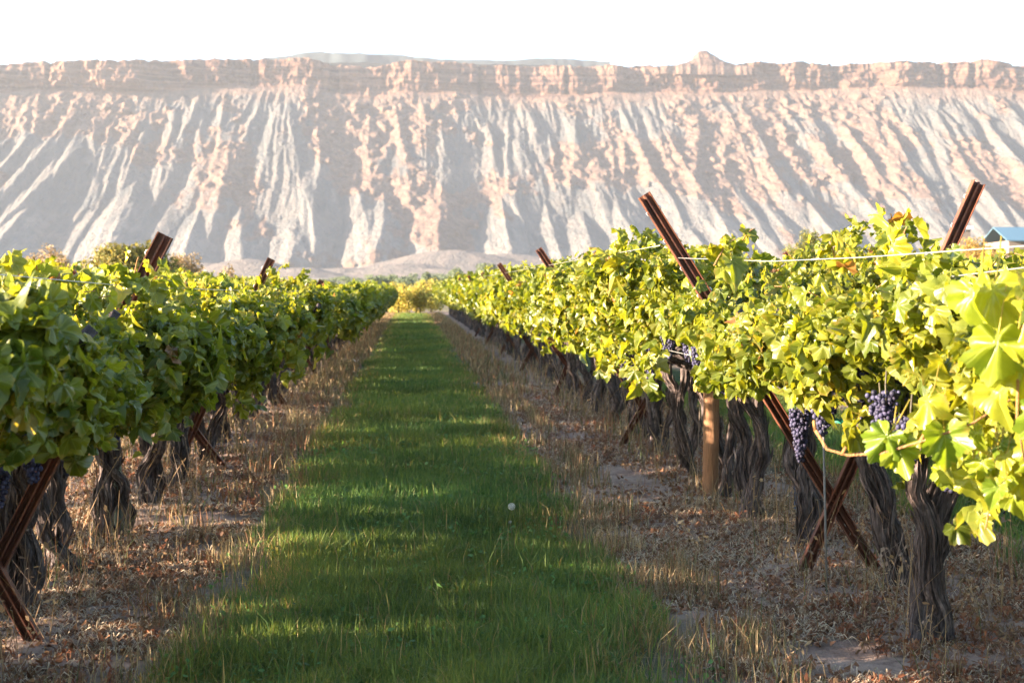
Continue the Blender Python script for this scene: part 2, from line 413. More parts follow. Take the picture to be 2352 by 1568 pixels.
    # top of the slope meets the band without a step
    top = np.clip((1 - t) / .05, 0, 1)
    Yf = Y - Mx - D2 * top
    # the cliff band
    nb = 30; U = np.linspace(0, 1, nb + 1)[1:]
    xb, ub = np.meshgrid(X, U, indexing='ij')
    zb1 = zbb[:, -1:]; zr1 = zrim[:, -1:]; hgt = zr1 - zb1; rng2 = None
    jag = fbm(xb / 5., ub * 3, 71, 3) * 1.6
    blk = vn(xb / 27. + .15 * fbm(xb / 11., ub * 2, 2), ub * 0 + 2, 70); blk = .65 * np.floor(blk * 5) / 5 + .35 * np.floor(vn(xb / 9. + .2 * fbm(xb / 5., ub * 3, 3), np.floor(ub * 3.), 76) * 4) / 4
    colm = fbm(xb / 60. + .2 * ub, ub * .8 + 4, 72, 4) + .5
    alc = np.where(np.abs(vn(xb / 60., ub * 0 + 6, 79) - .5) < .05, 1., 0.)
    strata = np.floor(ub * 5 + .4 * fbm(xb / 60., ub * 2, 73)) / 5
    rough_r = np.clip((px[:, -1:] - 1560) / 200, 0, 1) + np.clip((640 - px[:, -1:]) / 200, 0, 1)
    yb = Yf[:, -1:] + ub * 6 + strata * (7 + 12 * rough_r) + (.5 - blk) * (16 + 8 * rough_r) * np.clip(ub * 6, 0, 1) - colm * (10 + 14 * rough_r) * np.clip(ub * 4, 0, 1) + jag * 1.6 + 2.5 + alc * 9
    zz = zb1 + ub * hgt + .8 * fbm(xb / 3., ub * 5, 75, 2)
    # plateau behind the rim
    back = []
    for dy, dz in ((4, .2), (14, -1), (60, -4), (300, -30)):
        back.append((yb[:, -1:] + dy, zr1 + dz))
    Yall = np.hstack([Yf, yb] + [b[0] for b in back]); Zall = np.hstack([z, zz] + [b[1] for b in back])
    nt_ = Yall.shape[1]; Xall = np.tile(X[:, None], (1, nt_))
    col = np.zeros((len(X), nt_, 3))
    kt = len(T); soft = np.clip((tc - .90) / .06 + .5 * fbm(xx / 30., z / 8., 33, 3), 0, 1)
    col[:, :kt, 0] = np.maximum(talus, soft * .8); col[:, :kt, 1] = np.clip((tc - .985) / .015, 0, 1)
    col[:, :kt, 2] = np.clip((D - 12) / 30, 0, 1) * (1 - talus) * np.clip(1 - (tc - .5) * 3, 0, 1)
    col[:, kt:, 1] = 1
    g = Geo(); g.add(np.stack([Xall, Yall, Zall], -1), grid_faces(len(X), nt_), col.reshape(-1, 3))
    g.f[0] = (g.f[0][0][:, ::-1], 0)
    o = g.obj('cliffs', M_CLIFF, smooth=True); tag(o, kind='structure')
    # low mounds of pale shale at the foot
    gm = Geo(); xs = np.arange(-620, 860, 4.); ys = np.arange(1180, 1560, 5.); a, b = np.meshgrid(xs, ys, indexing='ij')
    h = np.zeros_like(a) - 3
    for (px_, yy_, wx, wy, hh) in [(575, 1330, 55, 50, 15), (690, 1300, 42, 40, 9), (470, 1400, 60, 50, 12), (1030, 1400, 90, 60, 22), (930, 1340, 60, 50, 12), (1160, 1420, 90, 60, 18), (1330, 1380, 70, 50, 10),
                                   (800, 1360, 55, 50, 9), (1000, 1310, 60, 40, 8), (300, 1400, 80, 50, 16), (100, 1400, 90, 60, 14), (1600, 1400, 90, 60, 16), (1850, 1400, 90, 60, 14), (2100, 1400, 90, 60, 14)]:
        cx = (px_ - 945) / 3267 * yy_
        h = np.maximum(h, hh * np.exp(-((a - cx) / wx) ** 2 - ((b - yy_) / wy) ** 2) * 1.25 - 3)
    h = h + np.clip(h + 3, 0, 6) / 6 * (1.5 * fbm(a / 22., b / 22., 6, 3))
    gm.add(np.stack([a, b, gz(a, b) + 2.0 + h], -1), grid_faces(len(xs), len(ys))[:, ::-1], (.25, 0, .5))
    tag(gm.obj('foothills', M_CLIFF), kind='structure')
    # the butte on the rim: stacked rough slabs
    def lump(name, px0, prof, Yc, zbase_px, depth, mat, seed, colr):
        gg = Geo(); pr = np.array(prof, float); xs_ = np.linspace(pr[0, 0], pr[-1, 0], 160)
        yt = np.interp(xs_, pr[:, 0], pr[:, 1]) + fbm(xs_ / 12, xs_ * 0, seed, 3) * (1.2 if depth < 200 else 2)
        v = np.linspace(-1, 1, 41); Xc = (xs_ - 945) / 3267 * Yc
        zt = 1.4 + (715 - yt) / 3267 * (Yc - .62 * depth); z0 = 1.4 + (715 - zbase_px) / 3267 * Yc
        aa, vv = np.meshgrid(Xc, v, indexing='ij')
        sh = np.clip((1 - np.abs(vv)) * 2.2, 0, 1) ** .8
        ZZ = z0 + (zt - z0)[:, None] * sh - 12 * (np.abs(vv) > .99); YY = Yc + vv * depth + fbm(aa / (depth * .3), vv * 4, seed + 2, 4) * depth * .12
        ZZ = ZZ + fbm(aa / (depth * .1), vv * 9, seed + 5, 3) * depth * .015 * sh
        gg.add(np.stack([aa, YY, ZZ], -1), grid_faces(len(xs_), 41)[:, ::-1], colr)
        tag(gg.obj(name, mat), kind='structure')
    lump('butte', 0, [(1510, 158), (1550, 146), (1580, 137), (1596, 129), (1602, 113), (1622, 111), (1636, 119), (1652, 130), (1684, 141), (1720, 150)], 1900, 156, 34, M_CLIFF, 4, (.3, .8, 0))
    lump('mesa', 0, [(640, 175), (680, 152), (705, 126), (740, 122), (800, 124), (880, 127), (930, 134), (975, 150), (1010, 170), (1160, 170), (1190, 152), (1215, 142), (1240, 139), (1290, 140), (1320, 152), (1360, 175)], 2700, 190, 260, simple('mesa_scrub', (.045, .06, .065), .9, .1, 0, .35, .02), 14, (.35, 0, 0))
make_cliffs()

# ------------------------------------------------------------------ leaves
HALF = [(.06, -.12), (.16, -.22), (.28, -.22), (.36, -.15), (.45, -.12), (.47, -.02), (.54, .05), (.50, .12), (.455, .19),
        (.52, .27), (.55, .36), (.60, .45), (.52, .50), (.46, .58), (.38, .575), (.33, .57), (.33, .66), (.25, .72), (.21, .80), (.11, .85), (.0, .96)]
HALF_LOW = [(.12, -.17), (.30, -.18), (.50, .04), (.40, .17), (.56, .40), (.42, .52), (.27, .52), (.22, .76), (0, .96)]
def leaf_template(half, rings, a, b, fold, wave, seed):
    o = [(0, .02)] + half + [(-x, y) for x, y in half[-2::-1]]
    o = np.array(o); n = len(o); c = np.array([0, .12])
    fr = {1: [1.], 2: [.5, 1.], 3: [.36, .72, 1.]}[rings]
    V2 = np.vstack([c] + [c + (o - c) * f for f in fr])
    fs = []
    j = np.arange(n); jn = (j + 1) % n
    tri = np.stack([np.zeros(n, int), 1 + j, 1 + jn], 1)
    fs = [tri] + [np.stack([1 + m_ * n + j, 1 + (m_ + 1) * n + j, 1 + (m_ + 1) * n + jn, 1 + m_ * n + jn], 1) for m_ in range(rings - 1)]
    x, y = V2[:, 0], V2[:, 1]; r = np.hypot(x, y - .12)
    z = -a * x * x - b * (y - .1) ** 2 * np.sign(y - .1) + fold * np.abs(x) + wave * r * np.sin(np.arctan2(y - .12, x) * 5 + seed) + .035 * np.sin(x * 13 + seed) * np.sin(y * 11 + seed * 2) + .022 * r * np.sin(np.arctan2(y - .12, x) * 11 + seed * 3)
    return np.stack([x, y, z], 1), fs, V2
def templates(half, rings):
    return [leaf_template(half, rings, .5, .35, .10, .14, 1), leaf_template(half, rings, -.25, .55, .28, .10, 2.), leaf_template(half, rings, .9, .15, .0, .16, 3.3),
            leaf_template(half, rings, .1, .8, .35, .12, 4.1), leaf_template(half, rings, .3, -.3, .05, .20, 5.2)]
T_HI = templates(HALF, 2); T_XHI = templates(HALF, 3); T_MID = templates(HALF, 1); T_LOW = templates(HALF_LOW, 1)

def add_leaves(geo, rng, P, N, size, col, temps, down=.85, tip=None, mi=0):
    n = len(P); k = rng.integers(0, len(temps), n)
    D = tip if tip is not None else np.array([0, 0, -down]) + N * .35 + rng.normal(0, .45, (n, 3))
    D = unit(D - N * np.sum(D * N, 1, keepdims=True)); A = np.cross(D, N)
    for q in range(len(temps)):
        m = np.where(k == q)[0]
        if not len(m): continue
        V, fs, uv = temps[q]; s = size[m][:, None, None]
        curl = rng.uniform(.6, 2.4, (len(m), 1, 1))
        W = P[m][:, None, :] + s * (V[None, :, 0:1] * A[m][:, None, :] + V[None, :, 1:2] * D[m][:, None, :] + curl * V[None, :, 2:3] * N[m][:, None, :])
        off = (np.arange(len(m)) * len(V))[:, None, None]
        F_ = [(f[None] + off).reshape(-1, f.shape[1]) for f in fs]
        geo.add(W.reshape(-1, 3), F_, np.repeat(col[m], len(V), 0), np.tile(uv, (len(m), 1)), mi)

def leaf_colors(rng, n, tone=None):
    u = rng.random(n)[:, None]; v = rng.random(n)[:, None]
    c = (1 - u) * np.array([.075, .110, .011]) + u * np.array([.225, .225, .018])
    c = c * (.8 + .4 * v)
    y = rng.random(n); c[y < .03] = [.34, .27, .045]; c[y < .006] = [.28, .13, .05]; c[(y > .05) & (y < .13)] = [.20, .23, .035]
    if tone is not None: c = c * tone
    return c

def canopy(rng, n, y0, y1, side=1.0, dens_fn=None, zt0=1.72, zb0=.98, W0=.78, gseed=0, lump=.18):
    """positions and outward directions of leaves on the inverted-U curtain of a trellised vine"""
    y = rng.uniform(y0, y1, n); u = rng.random(n); sec = rng.random(n)
    ns = lambda a, k: vn(y * a + k * 7.7, y * 0 + k, gseed + k) * 2 - 1
    W = W0 + .09 * ns(1.1, 1); zt = zt0 + .07 * ns(.9, 2) + .07 * ns(2.6, 3)
    P = np.zeros((n, 3)); N = np.zeros((n, 3))
    L = sec < .36; Rr = sec > .64; Tp = ~(L | Rr)
    for msk, sg, kk in ((L, -1, 4), (Rr, 1, 5)):
        zb = zb0 + .10 * ns(1.3, kk) + .09 * ns(3.4, kk + 2)
        uu = u ** .8
        P[msk, 0] = (sg * (W + .10 * np.sin(math.pi * uu) - .04))[msk]; P[msk, 2] = (zb + (zt - zb) * uu)[msk]
        N[msk, 0] = sg
        N[msk, 2] = (.25 * (uu - .35))[msk]
    P[Tp, 0] = (-W + 2 * W * u)[Tp]; P[Tp, 2] = (zt + .03 - .20 * np.sin(math.pi * u) ** 2)[Tp]; N[Tp, 2] = 1; N[Tp, 0] = ((u - .5) * .8)[Tp]
    P[:, 1] = y; N = unit(N)
    lp = fbm(y * 2.3 + np.where(Rr, 50, 0) + np.where(Tp, 99, 0), P[:, 2] * 2.6 + P[:, 0] * 2.6, gseed + 40, 3)
    d = lump * 1.6 * lp - rng.exponential(.075, n) + .03
    P += N * d[:, None] + rng.normal(0, .02, (n, 3))
    keep = np.ones(n, bool)
    if dens_fn is not None: keep &= rng.random(n) < dens_fn(P, L, Rr, Tp)
    hole = fbm(y * 5.1 + np.where(Rr, 31, 0), P[:, 2] * 4.3 + 5, gseed + 60, 2); keep &= (hole > -.30) | (rng.random(n) < .25)
    return P[keep], N[keep]

def orient(rng, N, spread=.85):
    return unit(N * .6 + np.array([-.08, -.05, .30]) + rng.normal(0, spread, N.shape) * .9)

def hanging(rng, k, y0, y1, W0=.8, zb0=1.0, sides=(-1, 1)):
    """short trailing shoots below the curtain"""
    out = []
    for _ in range(k):
        y = rng.uniform(y0, y1); sg = rng.choice(sides); x = sg * (W0 + rng.normal(0, .07)); L = rng.uniform(.08, .34)
        m = int(4 + L * 34); t = np.linspace(0, 1, m)
        out.append(np.stack([x + rng.normal(0, .035, m) + sg * .03 * t, y + rng.normal(0, .05, m) + rng.normal(0, .1) * t, zb0 + .05 - L * t], 1))
    return np.vstack(out)

def upshoots(rng, k, y0, y1, zt=1.72, W0=.8, hmax=.34):
    paths = []
    for _ in range(k):
        y = rng.uniform(y0, y1); x = rng.uniform(-W0, W0) * .98; h = hmax * rng.uniform(.3, 1.0); ax = rng.normal(0, .22); ay = rng.normal(0, .25)
        t = np.linspace(0, 1, 9)
        z = zt - .12 + (h + .12) * np.sin(t * (1.2 + rng.uniform(0, .9))) / 1.0
        paths.append(np.stack([x + ax * t ** 1.3, y + ay * t ** 1.3, z], 1))
    return paths

def shoot_leaves(rng, paths, big=.11):
    P = []; N = []; s = []
    for p in paths:
        L = np.sum(np.linalg.norm(np.diff(p, axis=0), axis=1)); m = max(4, int(L / .045)); t = np.linspace(.05, 1, m)
        q = np.stack([np.interp(t, np.linspace(0, 1, len(p)), p[:, i]) for i in range(3)], 1)
        ang = np.arange(m) * math.pi + rng.normal(0, .6, m)
        off = np.stack([np.cos(ang), np.sin(ang), rng.uniform(-.1, .4, m)], 1)
        P.append(q + off * .045); N.append(unit(off * .5 + np.array([-.3, -.15, .6]) + rng.normal(0, .35, (m, 3)))); s.append(big * (1 - .55 * t) * rng.uniform(.8, 1.2, m))
    return np.vstack(P), np.vstack(N), np.concatenate(s)

# ------------------------------------------------------------------ trunks, canes, grapes
def ribbon(g, path, w_, rng, col):
    P = np.asarray(path); a = rng.uniform(0, 6.28) + np.linspace(0, rng.uniform(-1.5, 1.5), len(P))
    Dv = np.stack([np.cos(a), np.sin(a), a * 0], 1) * (w_ * np.sin(np.linspace(.35, 2.9, len(P))))[:, None]
    V = np.stack([P - Dv, P + Dv], 1).reshape(-1, 3); g.add(V, grid_faces(len(P), 2), col)

def trunk_mesh(seed, name='trunk', h=.95, r=.038, multi=3, arms=True, lean=None, n=20, tight=False):
    rng = np.random.default_rng(seed); g = Geo()
    for k in range(multi):
        a = rng.uniform(0, 6.28); off = np.array([math.cos(a) * .05 * (k > 0), rng.normal(0, .17) * (k > 0)])
        if tight: off = off * .3
        lx, ly = (rng.normal(0, .09), rng.normal(0, .16)) if lean is None else lean[k]
        t = np.linspace(0, 1, 34); rk = r * (1 if k == 0 else rng.uniform(.55, .85))
        X = off[0] + lx * t + .035 * np.sin(t * rng.uniform(3, 6) + a) + .08 * fbm(t * 3.5, t * 0, seed + k, 3); Y_ = off[1] + ly * t + .045 * np.cos(t * rng.uniform(3, 7) + a) + .05 * fbm(t * 3, t * 0 + 5, seed + k, 3)
        Z = -.05 + t * (h + .05)
        rad = rk * (1.25 - .55 * t + .35 * np.exp(-((t) / .09) ** 2) + .35 * np.exp(-((t - 1) / .12) ** 2) + .10 * fbm(t * 7, t * 0, seed + k, 2))
        path = np.stack([X, Y_, Z], 1)
        tube(g, path, rad, n, (.95, .93, .95), .48, seed + k * 5, rng.uniform(3, 8), 5)
        for _ in range(70 if n > 12 else 8):                          # shaggy strips of peeling bark
            i0 = rng.integers(0, 24); L = rng.integers(4, 16); q = path[i0:i0 + L].copy(); L = len(q); th = rng.uniform(0, 6.28)
            rr = rad[i0:i0 + L] * rng.uniform(.95, 1.12) + .003; lift = np.linspace(0, 1, L) ** 2 * rng.choice([0, .012, .03])
            th2 = th + np.linspace(0, rng.normal(0, .5), L)
            q[:, 0] += np.cos(th2) * (rr + lift); q[:, 1] += np.sin(th2) * (rr + lift)
            ribbon(g, q, rng.uniform(.004, .012), rng, np.array([2.6, 2.4, 2.3]) * rng.uniform(.3, 1.2))
        if arms:
            head = path[-1]
            for sg in (-1, 1):
                t2 = np.linspace(0, 1, 12); d = rng.uniform(.55, .75)
                ar = np.stack([head[0] + sg * d * t2 ** .9, head[1] + rng.normal(0, .35) * t2, head[2] - .04 + .42 * t2 ** 1.2 + .03 * np.sin(t2 * 7)], 1)
                tube(g, ar, .028 * (1 - .5 * t2) + .004, 8, (.9, .85, .85), .3, seed + 9, 6, 3)
    return g.mesh(name, M_BARK)

ICO = None
def ico():
    global ICO
    if ICO is None:
        import bmesh
        bm = bmesh.new(); bmesh.ops.create_icosphere(bm, subdivisions=2, radius=1.0)
        V = np.array([v.co[:] for v in bm.verts]); Fc = np.array([[v.index for v in f.verts] for f in bm.faces]); bm.free()
        ICO = (V, Fc)
    return ICO
def cluster_mesh(seed, L=.17, Wd=.05, n=72, rb=.0078):
    rng = np.random.default_rng(seed); g = Geo(); V, Fc = ico(); pts = []
    tries = 0
    while len(pts) < n and tries < 9000:
        tries += 1; t = rng.random() ** .85; rr = Wd * .8 * (1 - .72 * t ** 1.3) * rng.uniform(.55, 1.0); a = rng.uniform(0, 6.28)
        p = np.array([rr * math.cos(a), rr * math.sin(a), -.02 - L * t])
        if t < .4 and rng.random() < .35: p[0] += Wd * .7
        if all(np.sum((p - q) ** 2) > (1.4 * rb) ** 2 for q in pts): pts.append(p)
    for p in pts:
        s = rb * rng.uniform(.70, 1.15); g.add(V * s * np.array([1, 1, 1.08]) + p, Fc, np.ones(3) * rng.uniform(.35, 1.3))
    tube(g, [(0, 0, .05), (0.004, 0, 0), (0, .002, -L * .5), (0, 0, -L * .9)], [.003, .003, .0025, .001], 5, (1.6, 1.5, .5))
    return g.mesh('grape_cluster', M_BERRY)
CLUSTERS = [cluster_mesh(100 + i, L, Wd, n) for i, (L, Wd, n) in enumerate([(.17, .05, 130), (.13, .042, 90), (.20, .046, 150), (.11, .05, 84), (.15, .04, 96)])]

def canes_mesh(paths, name='cane', r=.0045):
    g = Geo()
    for p in paths: tube(g, p, np.linspace(r, r * .45, len(p)), 5, (1, 1, 1), 0)
    return g.mesh(name, M_CANE)

# ------------------------------------------------------------------ vine builders
ROWX = {'L1': -1.84, 'R1': 2.28, 'L2': -5.9, 'R2': 6.35, 'L3': -9.95}
ORD = ['first', 'second', 'third', 'fourth', 'fifth', 'sixth', 'seventh', 'eighth', 'ninth', 'tenth', 'eleventh', 'twelfth', 'thirteenth', 'fourteenth', 'fifteenth', 'sixteenth', 'seventeenth', 'eighteenth', 'nineteenth', 'twentieth', 'twenty-first', 'twenty-second', 'twenty-third', 'twenty-fourth', 'twenty-fifth', 'twenty-sixth']

def near_vine(row, y, y0, y1, seed, label, temps, dens, group, zt, zb, W0, dens_fn=None, trunk=None, clusters=(), size=(.045, .090), up=4, upmax=.3, hang=5, spread=.85):
    rng = np.random.default_rng(seed); cx = ROWX[row]; gz0 = float(gz(cx, y))
    root = empty('grapevine', (cx, y, gz0), label, 'grapevine', group)
    tk = link('trunk', trunk if trunk is not None else trunk_mesh(seed), root)
    if 'green tape' in label: tk.location.x = .15
    if 'thick shaggy dark trunk' in label: tk.location.x = -.09
    n = int(dens * (y1 - y0)); gs = 900 + (0 if row == 'R1' else 300)
    P, N = canopy(rng, n, y0, y1, 1, dens_fn, zt, zb, W0, gs)
    for (ax_, ay_, az_, k_, s_) in clusters:                                # clusters hang free of the leaves
        kp = ~((np.abs(P[:, 1] - ay_) < .05) & (np.abs(P[:, 2] - (az_ - .08)) < .10) & (rng.random(len(P)) < .8)); P, N = P[kp], N[kp]
    g = Geo(); sz = rng.uniform(*size, len(P)) * rng.choice([1, .72], len(P), p=[.75, .25])
    loc = np.array([0, -y, 0.])
    if len(P): add_leaves(g, rng, P + loc, orient(rng, N, spread), sz, leaf_colors(rng, len(P)), temps)
    if hang:
        H = hanging(rng, hang, y0, y1, W0, zb); Nh = unit(np.stack([np.sign(H[:, 0]), 0 * H[:, 0], .3 + 0 * H[:, 0]], 1))
        add_leaves(g, rng, H + loc, orient(rng, Nh, spread), rng.uniform(.06, .11, len(H)), leaf_colors(rng, len(H)), temps)
    if up:
        ps = upshoots(rng, up, y0, y1, zt, W0, upmax); Ps, Ns, ss = shoot_leaves(rng, ps)
        add_leaves(g, rng, Ps + loc, Ns, ss, leaf_colors(rng, len(Ps), np.array([1.25, 1.2, 1.])), temps)
        [link('cane', canes_mesh([p + loc]), root) for p in ps]
    g.obj('foliage', M_LEAF if temps is not T_LOW else M_FARLEAF, root)
    for (cx_, cy_, cz_, k, s) in clusters:
        o = link('grape_cluster', CLUSTERS[k % 5], root, (cx_ - cx - (.05 if row == 'R1' else -.05), cy_ - y, cz_ - gz0)); o.scale = (s,) * 3; o.rotation_euler.z = cy_ * 17
    return root

# light gaps: the sun slips under this far row where its curtain is thin and reaches the alley as bars
BARS = [6.15, 7.2, 8.15, 9.25, 10.3, 11.8, 13.4, 15.4, 17.5, 20., 23., 26., 30., 34., 38.]
def open_L2(P, L, Rr, Tp):
    d = np.ones(len(P))
    for b in BARS:
        w_ = .27 + .012 * b
        d = np.where((np.abs(P[:, 1] - (b - 1.03)) < w_ * np.where(np.isin(b, [6.15, 8.15, 10.3, 13.4]), 1., .55)) & (P[:, 2] < 1.66) & (vn(P[:, 1] * 7, P[:, 2] * 9, 4) > .40), .03, d)
    return d
def open_L1(P, L, Rr, Tp):
    d = np.ones(len(P))
    for b, z0_, z1_ in ((9.6, 1.04, 2.), (8.2, .9, 1.25), (6.85, .95, 1.2), (11.5, .95, 1.3), (5.85, .9, 1.15), (13.8, .95, 1.3)):
        d = np.where((np.abs(P[:, 1] - b) < .13) & (P[:, 2] > z0_) & (P[:, 2] < z1_), .08, d)
    return np.where((P[:, 2] < .98) & (vn(P[:, 1] * 2.2, P[:, 2] * 0, 14) > .55), .35, d)

# right-hand row: the dip in its near wing that opens onto the shaded far wing
def open_R1(P, L, Rr, Tp):
    y, z = P[:, 1], P[:, 2]; d = np.ones(len(P))
    dip = (y > 4.9) & (y < 8.1) & ~Rr & (z > 1.38 + .07 * np.abs(y - 6.4))
    d = np.where(dip, .05, d)
    return d

R1Y = [1.7, 3.1, 4.45, 5.83, 7.0, 8.15, 9.3, 10.5, 11.7, 13.0, 14.4, 15.8, 17.2, 18.6, 20.0]
L1Y = [1.4, 2.8, 4.15, 5.5, 6.75, 7.75, 8.85, 10.1, 11.35, 12.7, 14.1, 15.5, 16.9, 18.4, 19.9]
RC = {  # grape clusters on the right-hand vines, seen from the alley side (x, y, z, mesh, scale)
    3: [(1.62, 5.35, 1.16, 0, 1.25), (1.70, 5.55, 1.10, 3, 1.2), (1.66, 5.80, 1.02, 2, 1.1), (1.9, 5.6, 1.02, 0, 1.2), (1.66, 5.0, 1.22, 4, 1.)],
    2: [(1.60, 4.55, 1.16, 3, 1.1), (1.66, 4.8, 1.1, 1, 1.1), (1.75, 4.4, 1.04, 0, 1.1), (1.56, 4.2, 1.1, 4, 1.)],
    4: [(1.60, 7.0, 1.24, 2, 1.2), (1.62, 6.75, 1.2, 0, 1.1), (1.68, 7.3, 1.17, 1, 1.1)],
    5: [(1.62, 7.7, 1.30, 2, 1.3), (1.62, 8.0, 1.32, 4, 1.2), (1.72, 8.2, 1.2, 0, 1.2), (1.60, 8.5, 1.27, 3, 1.2)],
    6: [(1.58, 9.0, 1.22, 0, 1.2), (1.64, 9.4, 1.16, 2, 1.2), (1.7, 9.8, 1.12, 1, 1.3)], 7: [(1.66, 10.4, 1.13, 0, 1.3), (1.7, 10.9, 1.1, 2, 1.2)]}
LC = {3: [(-1.35, 5.0, 1.02, 0, 1.1), (-1.4, 5.15, .96, 3, 1.1), (-1.32, 5.35, 1.04, 2, 1.1), (-1.45, 4.95, .90, 1, 1.1)],
      4: [(-1.4, 6.6, 1.02, 0, 1.1)], 5: [(-1.4, 7.7, 1.04, 3, 1.1)], 6: [(-1.4, 8.9, 1.04, 2, 1.1)], 7: [(-1.4, 10.3, 1.05, 0, 1.2)]}
TR = {3: ('R', 5.83)}
for row, Ys, cl in (('R1', R1Y, RC), ('L1', L1Y, LC)):
    for i, y in enumerate(Ys):
        a = (Ys[i - 1] + y) / 2 if i else y - .7; b = (Ys[i + 1] + y) / 2 if i + 1 < len(Ys) else y + .8
        temps = T_XHI if 2 <= i <= 4 else T_HI if i < 7 else (T_MID if i < 10 else T_LOW)
        dens = 1950 if i < 9 else 1300
        side = 'right' if row == 'R1' else 'left'
        if i < 2: lab = f"grapevine just beyond the {side} edge of the picture, {ORD[i]} of its row"
        elif row == 'R1' and i == 2: lab = "grapevine nearest the camera at right, big sunlit leaves trailing into the alley"
        elif row == 'R1' and i == 3: lab = "grapevine with thick shaggy dark trunk in front of the nearest crossed posts at right"
        elif row == 'R1' and i == 4: lab = "grapevine with leaning grey trunk tied with green tape, beside the nearest right crossed posts"
        elif row == 'L1' and i == 3: lab = "grapevine with dark grape clusters by the crossed posts at the left edge"
        elif row == 'L1' and i == 6: lab = "grapevine standing right beside the pale green upright pipe in the left row"
        elif row == 'R1' and i == 7: lab = "grapevine next to the round wooden post with the orange sunlit stripe"
        else: lab = f"{ORD[i - 2]} grapevine from the camera in the row {side} of the grass"
        if row == 'R1':
            kw = dict(zt=1.66, zb=1.17 if y > 6.3 else 1.08, W0=.80, dens_fn=open_R1, up=4, upmax=.2)
            if i <= 3: kw.update(zt=1.50, W0=.76, up=5, upmax=.15)
            if i <= 2: kw.update(zb=1.08, W0=.72)
            if i == 3: kw.update(zb=1.08, zt=1.46)
            if i in (4, 5): kw.update(zb=1.12, hang=2, up=1, upmax=.02)
        else:
            kw = dict(zt=1.30 + .010 * min(y, 12), zb=1.03, W0=.77, dens_fn=open_L1, up=7, upmax=.22, hang=2)
            if i <= 2: kw.update(hang=0, up=3 if row == 'R1' else 1)
            if i == 3: kw.update(hang=1)
        tr = None
        if row == 'R1' and i == 3: tr = trunk_mesh(777, h=1.0, r=.044, multi=3, lean=[(.05, .02), (-.07, -.03), (.10, .02)], n=28, tight=True)
        if row == 'R1' and i == 4: tr = trunk_mesh(778, h=1.0, r=.046, multi=2, lean=[(-.14, .05), (-.10, .0)], n=22, tight=True)
        if row == 'L1' and i == 3: tr = trunk_mesh(779, h=1.0, r=.046, multi=3, lean=[(.05, .02), (-.08, .0), (.1, 0)])
        dens = dens * (1.25 if row == 'L1' else 1)
        near_vine(row, y, a - .12, b + .12, 1000 + i * 7 + (0 if row == 'R1' else 500), lab, temps, dens,
                  f"grapevines along the {side} side of the grass alley", trunk=tr, clusters=cl.get(i, ()), **kw)

# variants shared by the distant vines
def make_variant(seed, half, temps, dens, zt, zb, W0, size, cl=2, fn=None):
    rng = np.random.default_rng(seed); root = empty('grapevine', (0, 0, 0), 'x', 'grapevine')
    link('trunk', trunk_mesh(seed, n=12, h=.95), root)
    P, N = canopy(rng, int(dens * half * 2), -half, half, 1, None, zt, zb, W0, seed, .17)
    g = Geo(); add_leaves(g, rng, P, orient(rng, N), rng.uniform(*size, len(P)), leaf_colors(rng, len(P)), temps)
    H = hanging(rng, 6, -half, half, W0, zb); Nh = unit(np.stack([np.sign(H[:, 0]), 0 * H[:, 0], .3 + 0 * H[:, 0]], 1))
    add_leaves(g, rng, H, orient(rng, Nh), rng.uniform(.07, .12, len(H)), leaf_colors(rng, len(H)), temps)
    ps = upshoots(rng, 4, -half, half, zt, W0, .2); Ps, Ns, ss = shoot_leaves(rng, ps, .13)
    add_leaves(g, rng, Ps, Ns, ss, leaf_colors(rng, len(Ps), np.array([1.25, 1.2, 1.])), temps)
    [link('cane', canes_mesh([p]), root) for p in ps]; g.obj('foliage', M_FARLEAF, root)
    for k in range(cl):
        o = link('grape_cluster', CLUSTERS[(seed + k) % 5], root, ((-1) ** k * .66, rng.uniform(-.6, .6), zb + .12)); o.scale = (1.3,) * 3
    return root
VAR = {}
for key, zt, zb in (('R', 1.68, 1.15), ('L', 1.42, .95)):
    VAR[key] = [make_variant(40 + i * 3 + (0 if key == 'R' else 100), 1.0, T_LOW, 620, zt, zb, .80 if key == 'R' else .76, (.11, .16)) for i in range(4)]
used = set()
def place_vine(key, i, x, y, label, group):
    rng = random.Random(i * 13 + int(x * 10)); src = VAR[key][rng.randrange(4)]
    if src.name not in used: used.add(src.name); o = src
    else: o = copy_tree(src)
    o.location = (x, y, float(gz(x, y))); o.rotation_euler.z = rng.choice([0, math.pi]); o.scale = (1, 1, rng.uniform(.94, 1.07))
    o['label'] = label; o['group'] = group
def seg_label(side, y):
    ps = [20, 26.3, 32.6, 38.9, 45.2] if side == 'right' else [18.5, 24.7, 31.]
    n_ = [q for q in ps if q < y]; k = len(n_) + 1
    if k + 1 <= len(ps) + 1 and k < len(ps) + 2 and y < ps[-1]: return f'distant {side} row grapevine between its {ORD[k]} and {ORD[k + 1]} crossed posts'
    return f'far {side} row grapevine beyond the last crossed posts, merging into a leafy hedge'
y = 21.5; i = 0
while y < 84:
    place_vine('R', i, ROWX['R1'], y, seg_label('right', y), 'distant grapevines of the right row'); place_vine('L', i + 500, ROWX['L1'], y + .3, seg_label('left', y + .3), 'distant grapevines of the left row')
    y += 1.65; i += 1
VR2 = [(ROWX['R2'], 'R', 'grapevine of the second row to the right, behind the row beside the grass', 'grapevines of the second right row', 2, 58)]
for x, key, lab, grp, ya, yb_ in VR2:
    y = ya; i = 0
    while y < yb_: place_vine(key, i + 900, x, y, f'{ORD[i]} grapevine from the near end of the second row to the right' if i < 26 else lab, grp); y += 1.65; i += 1
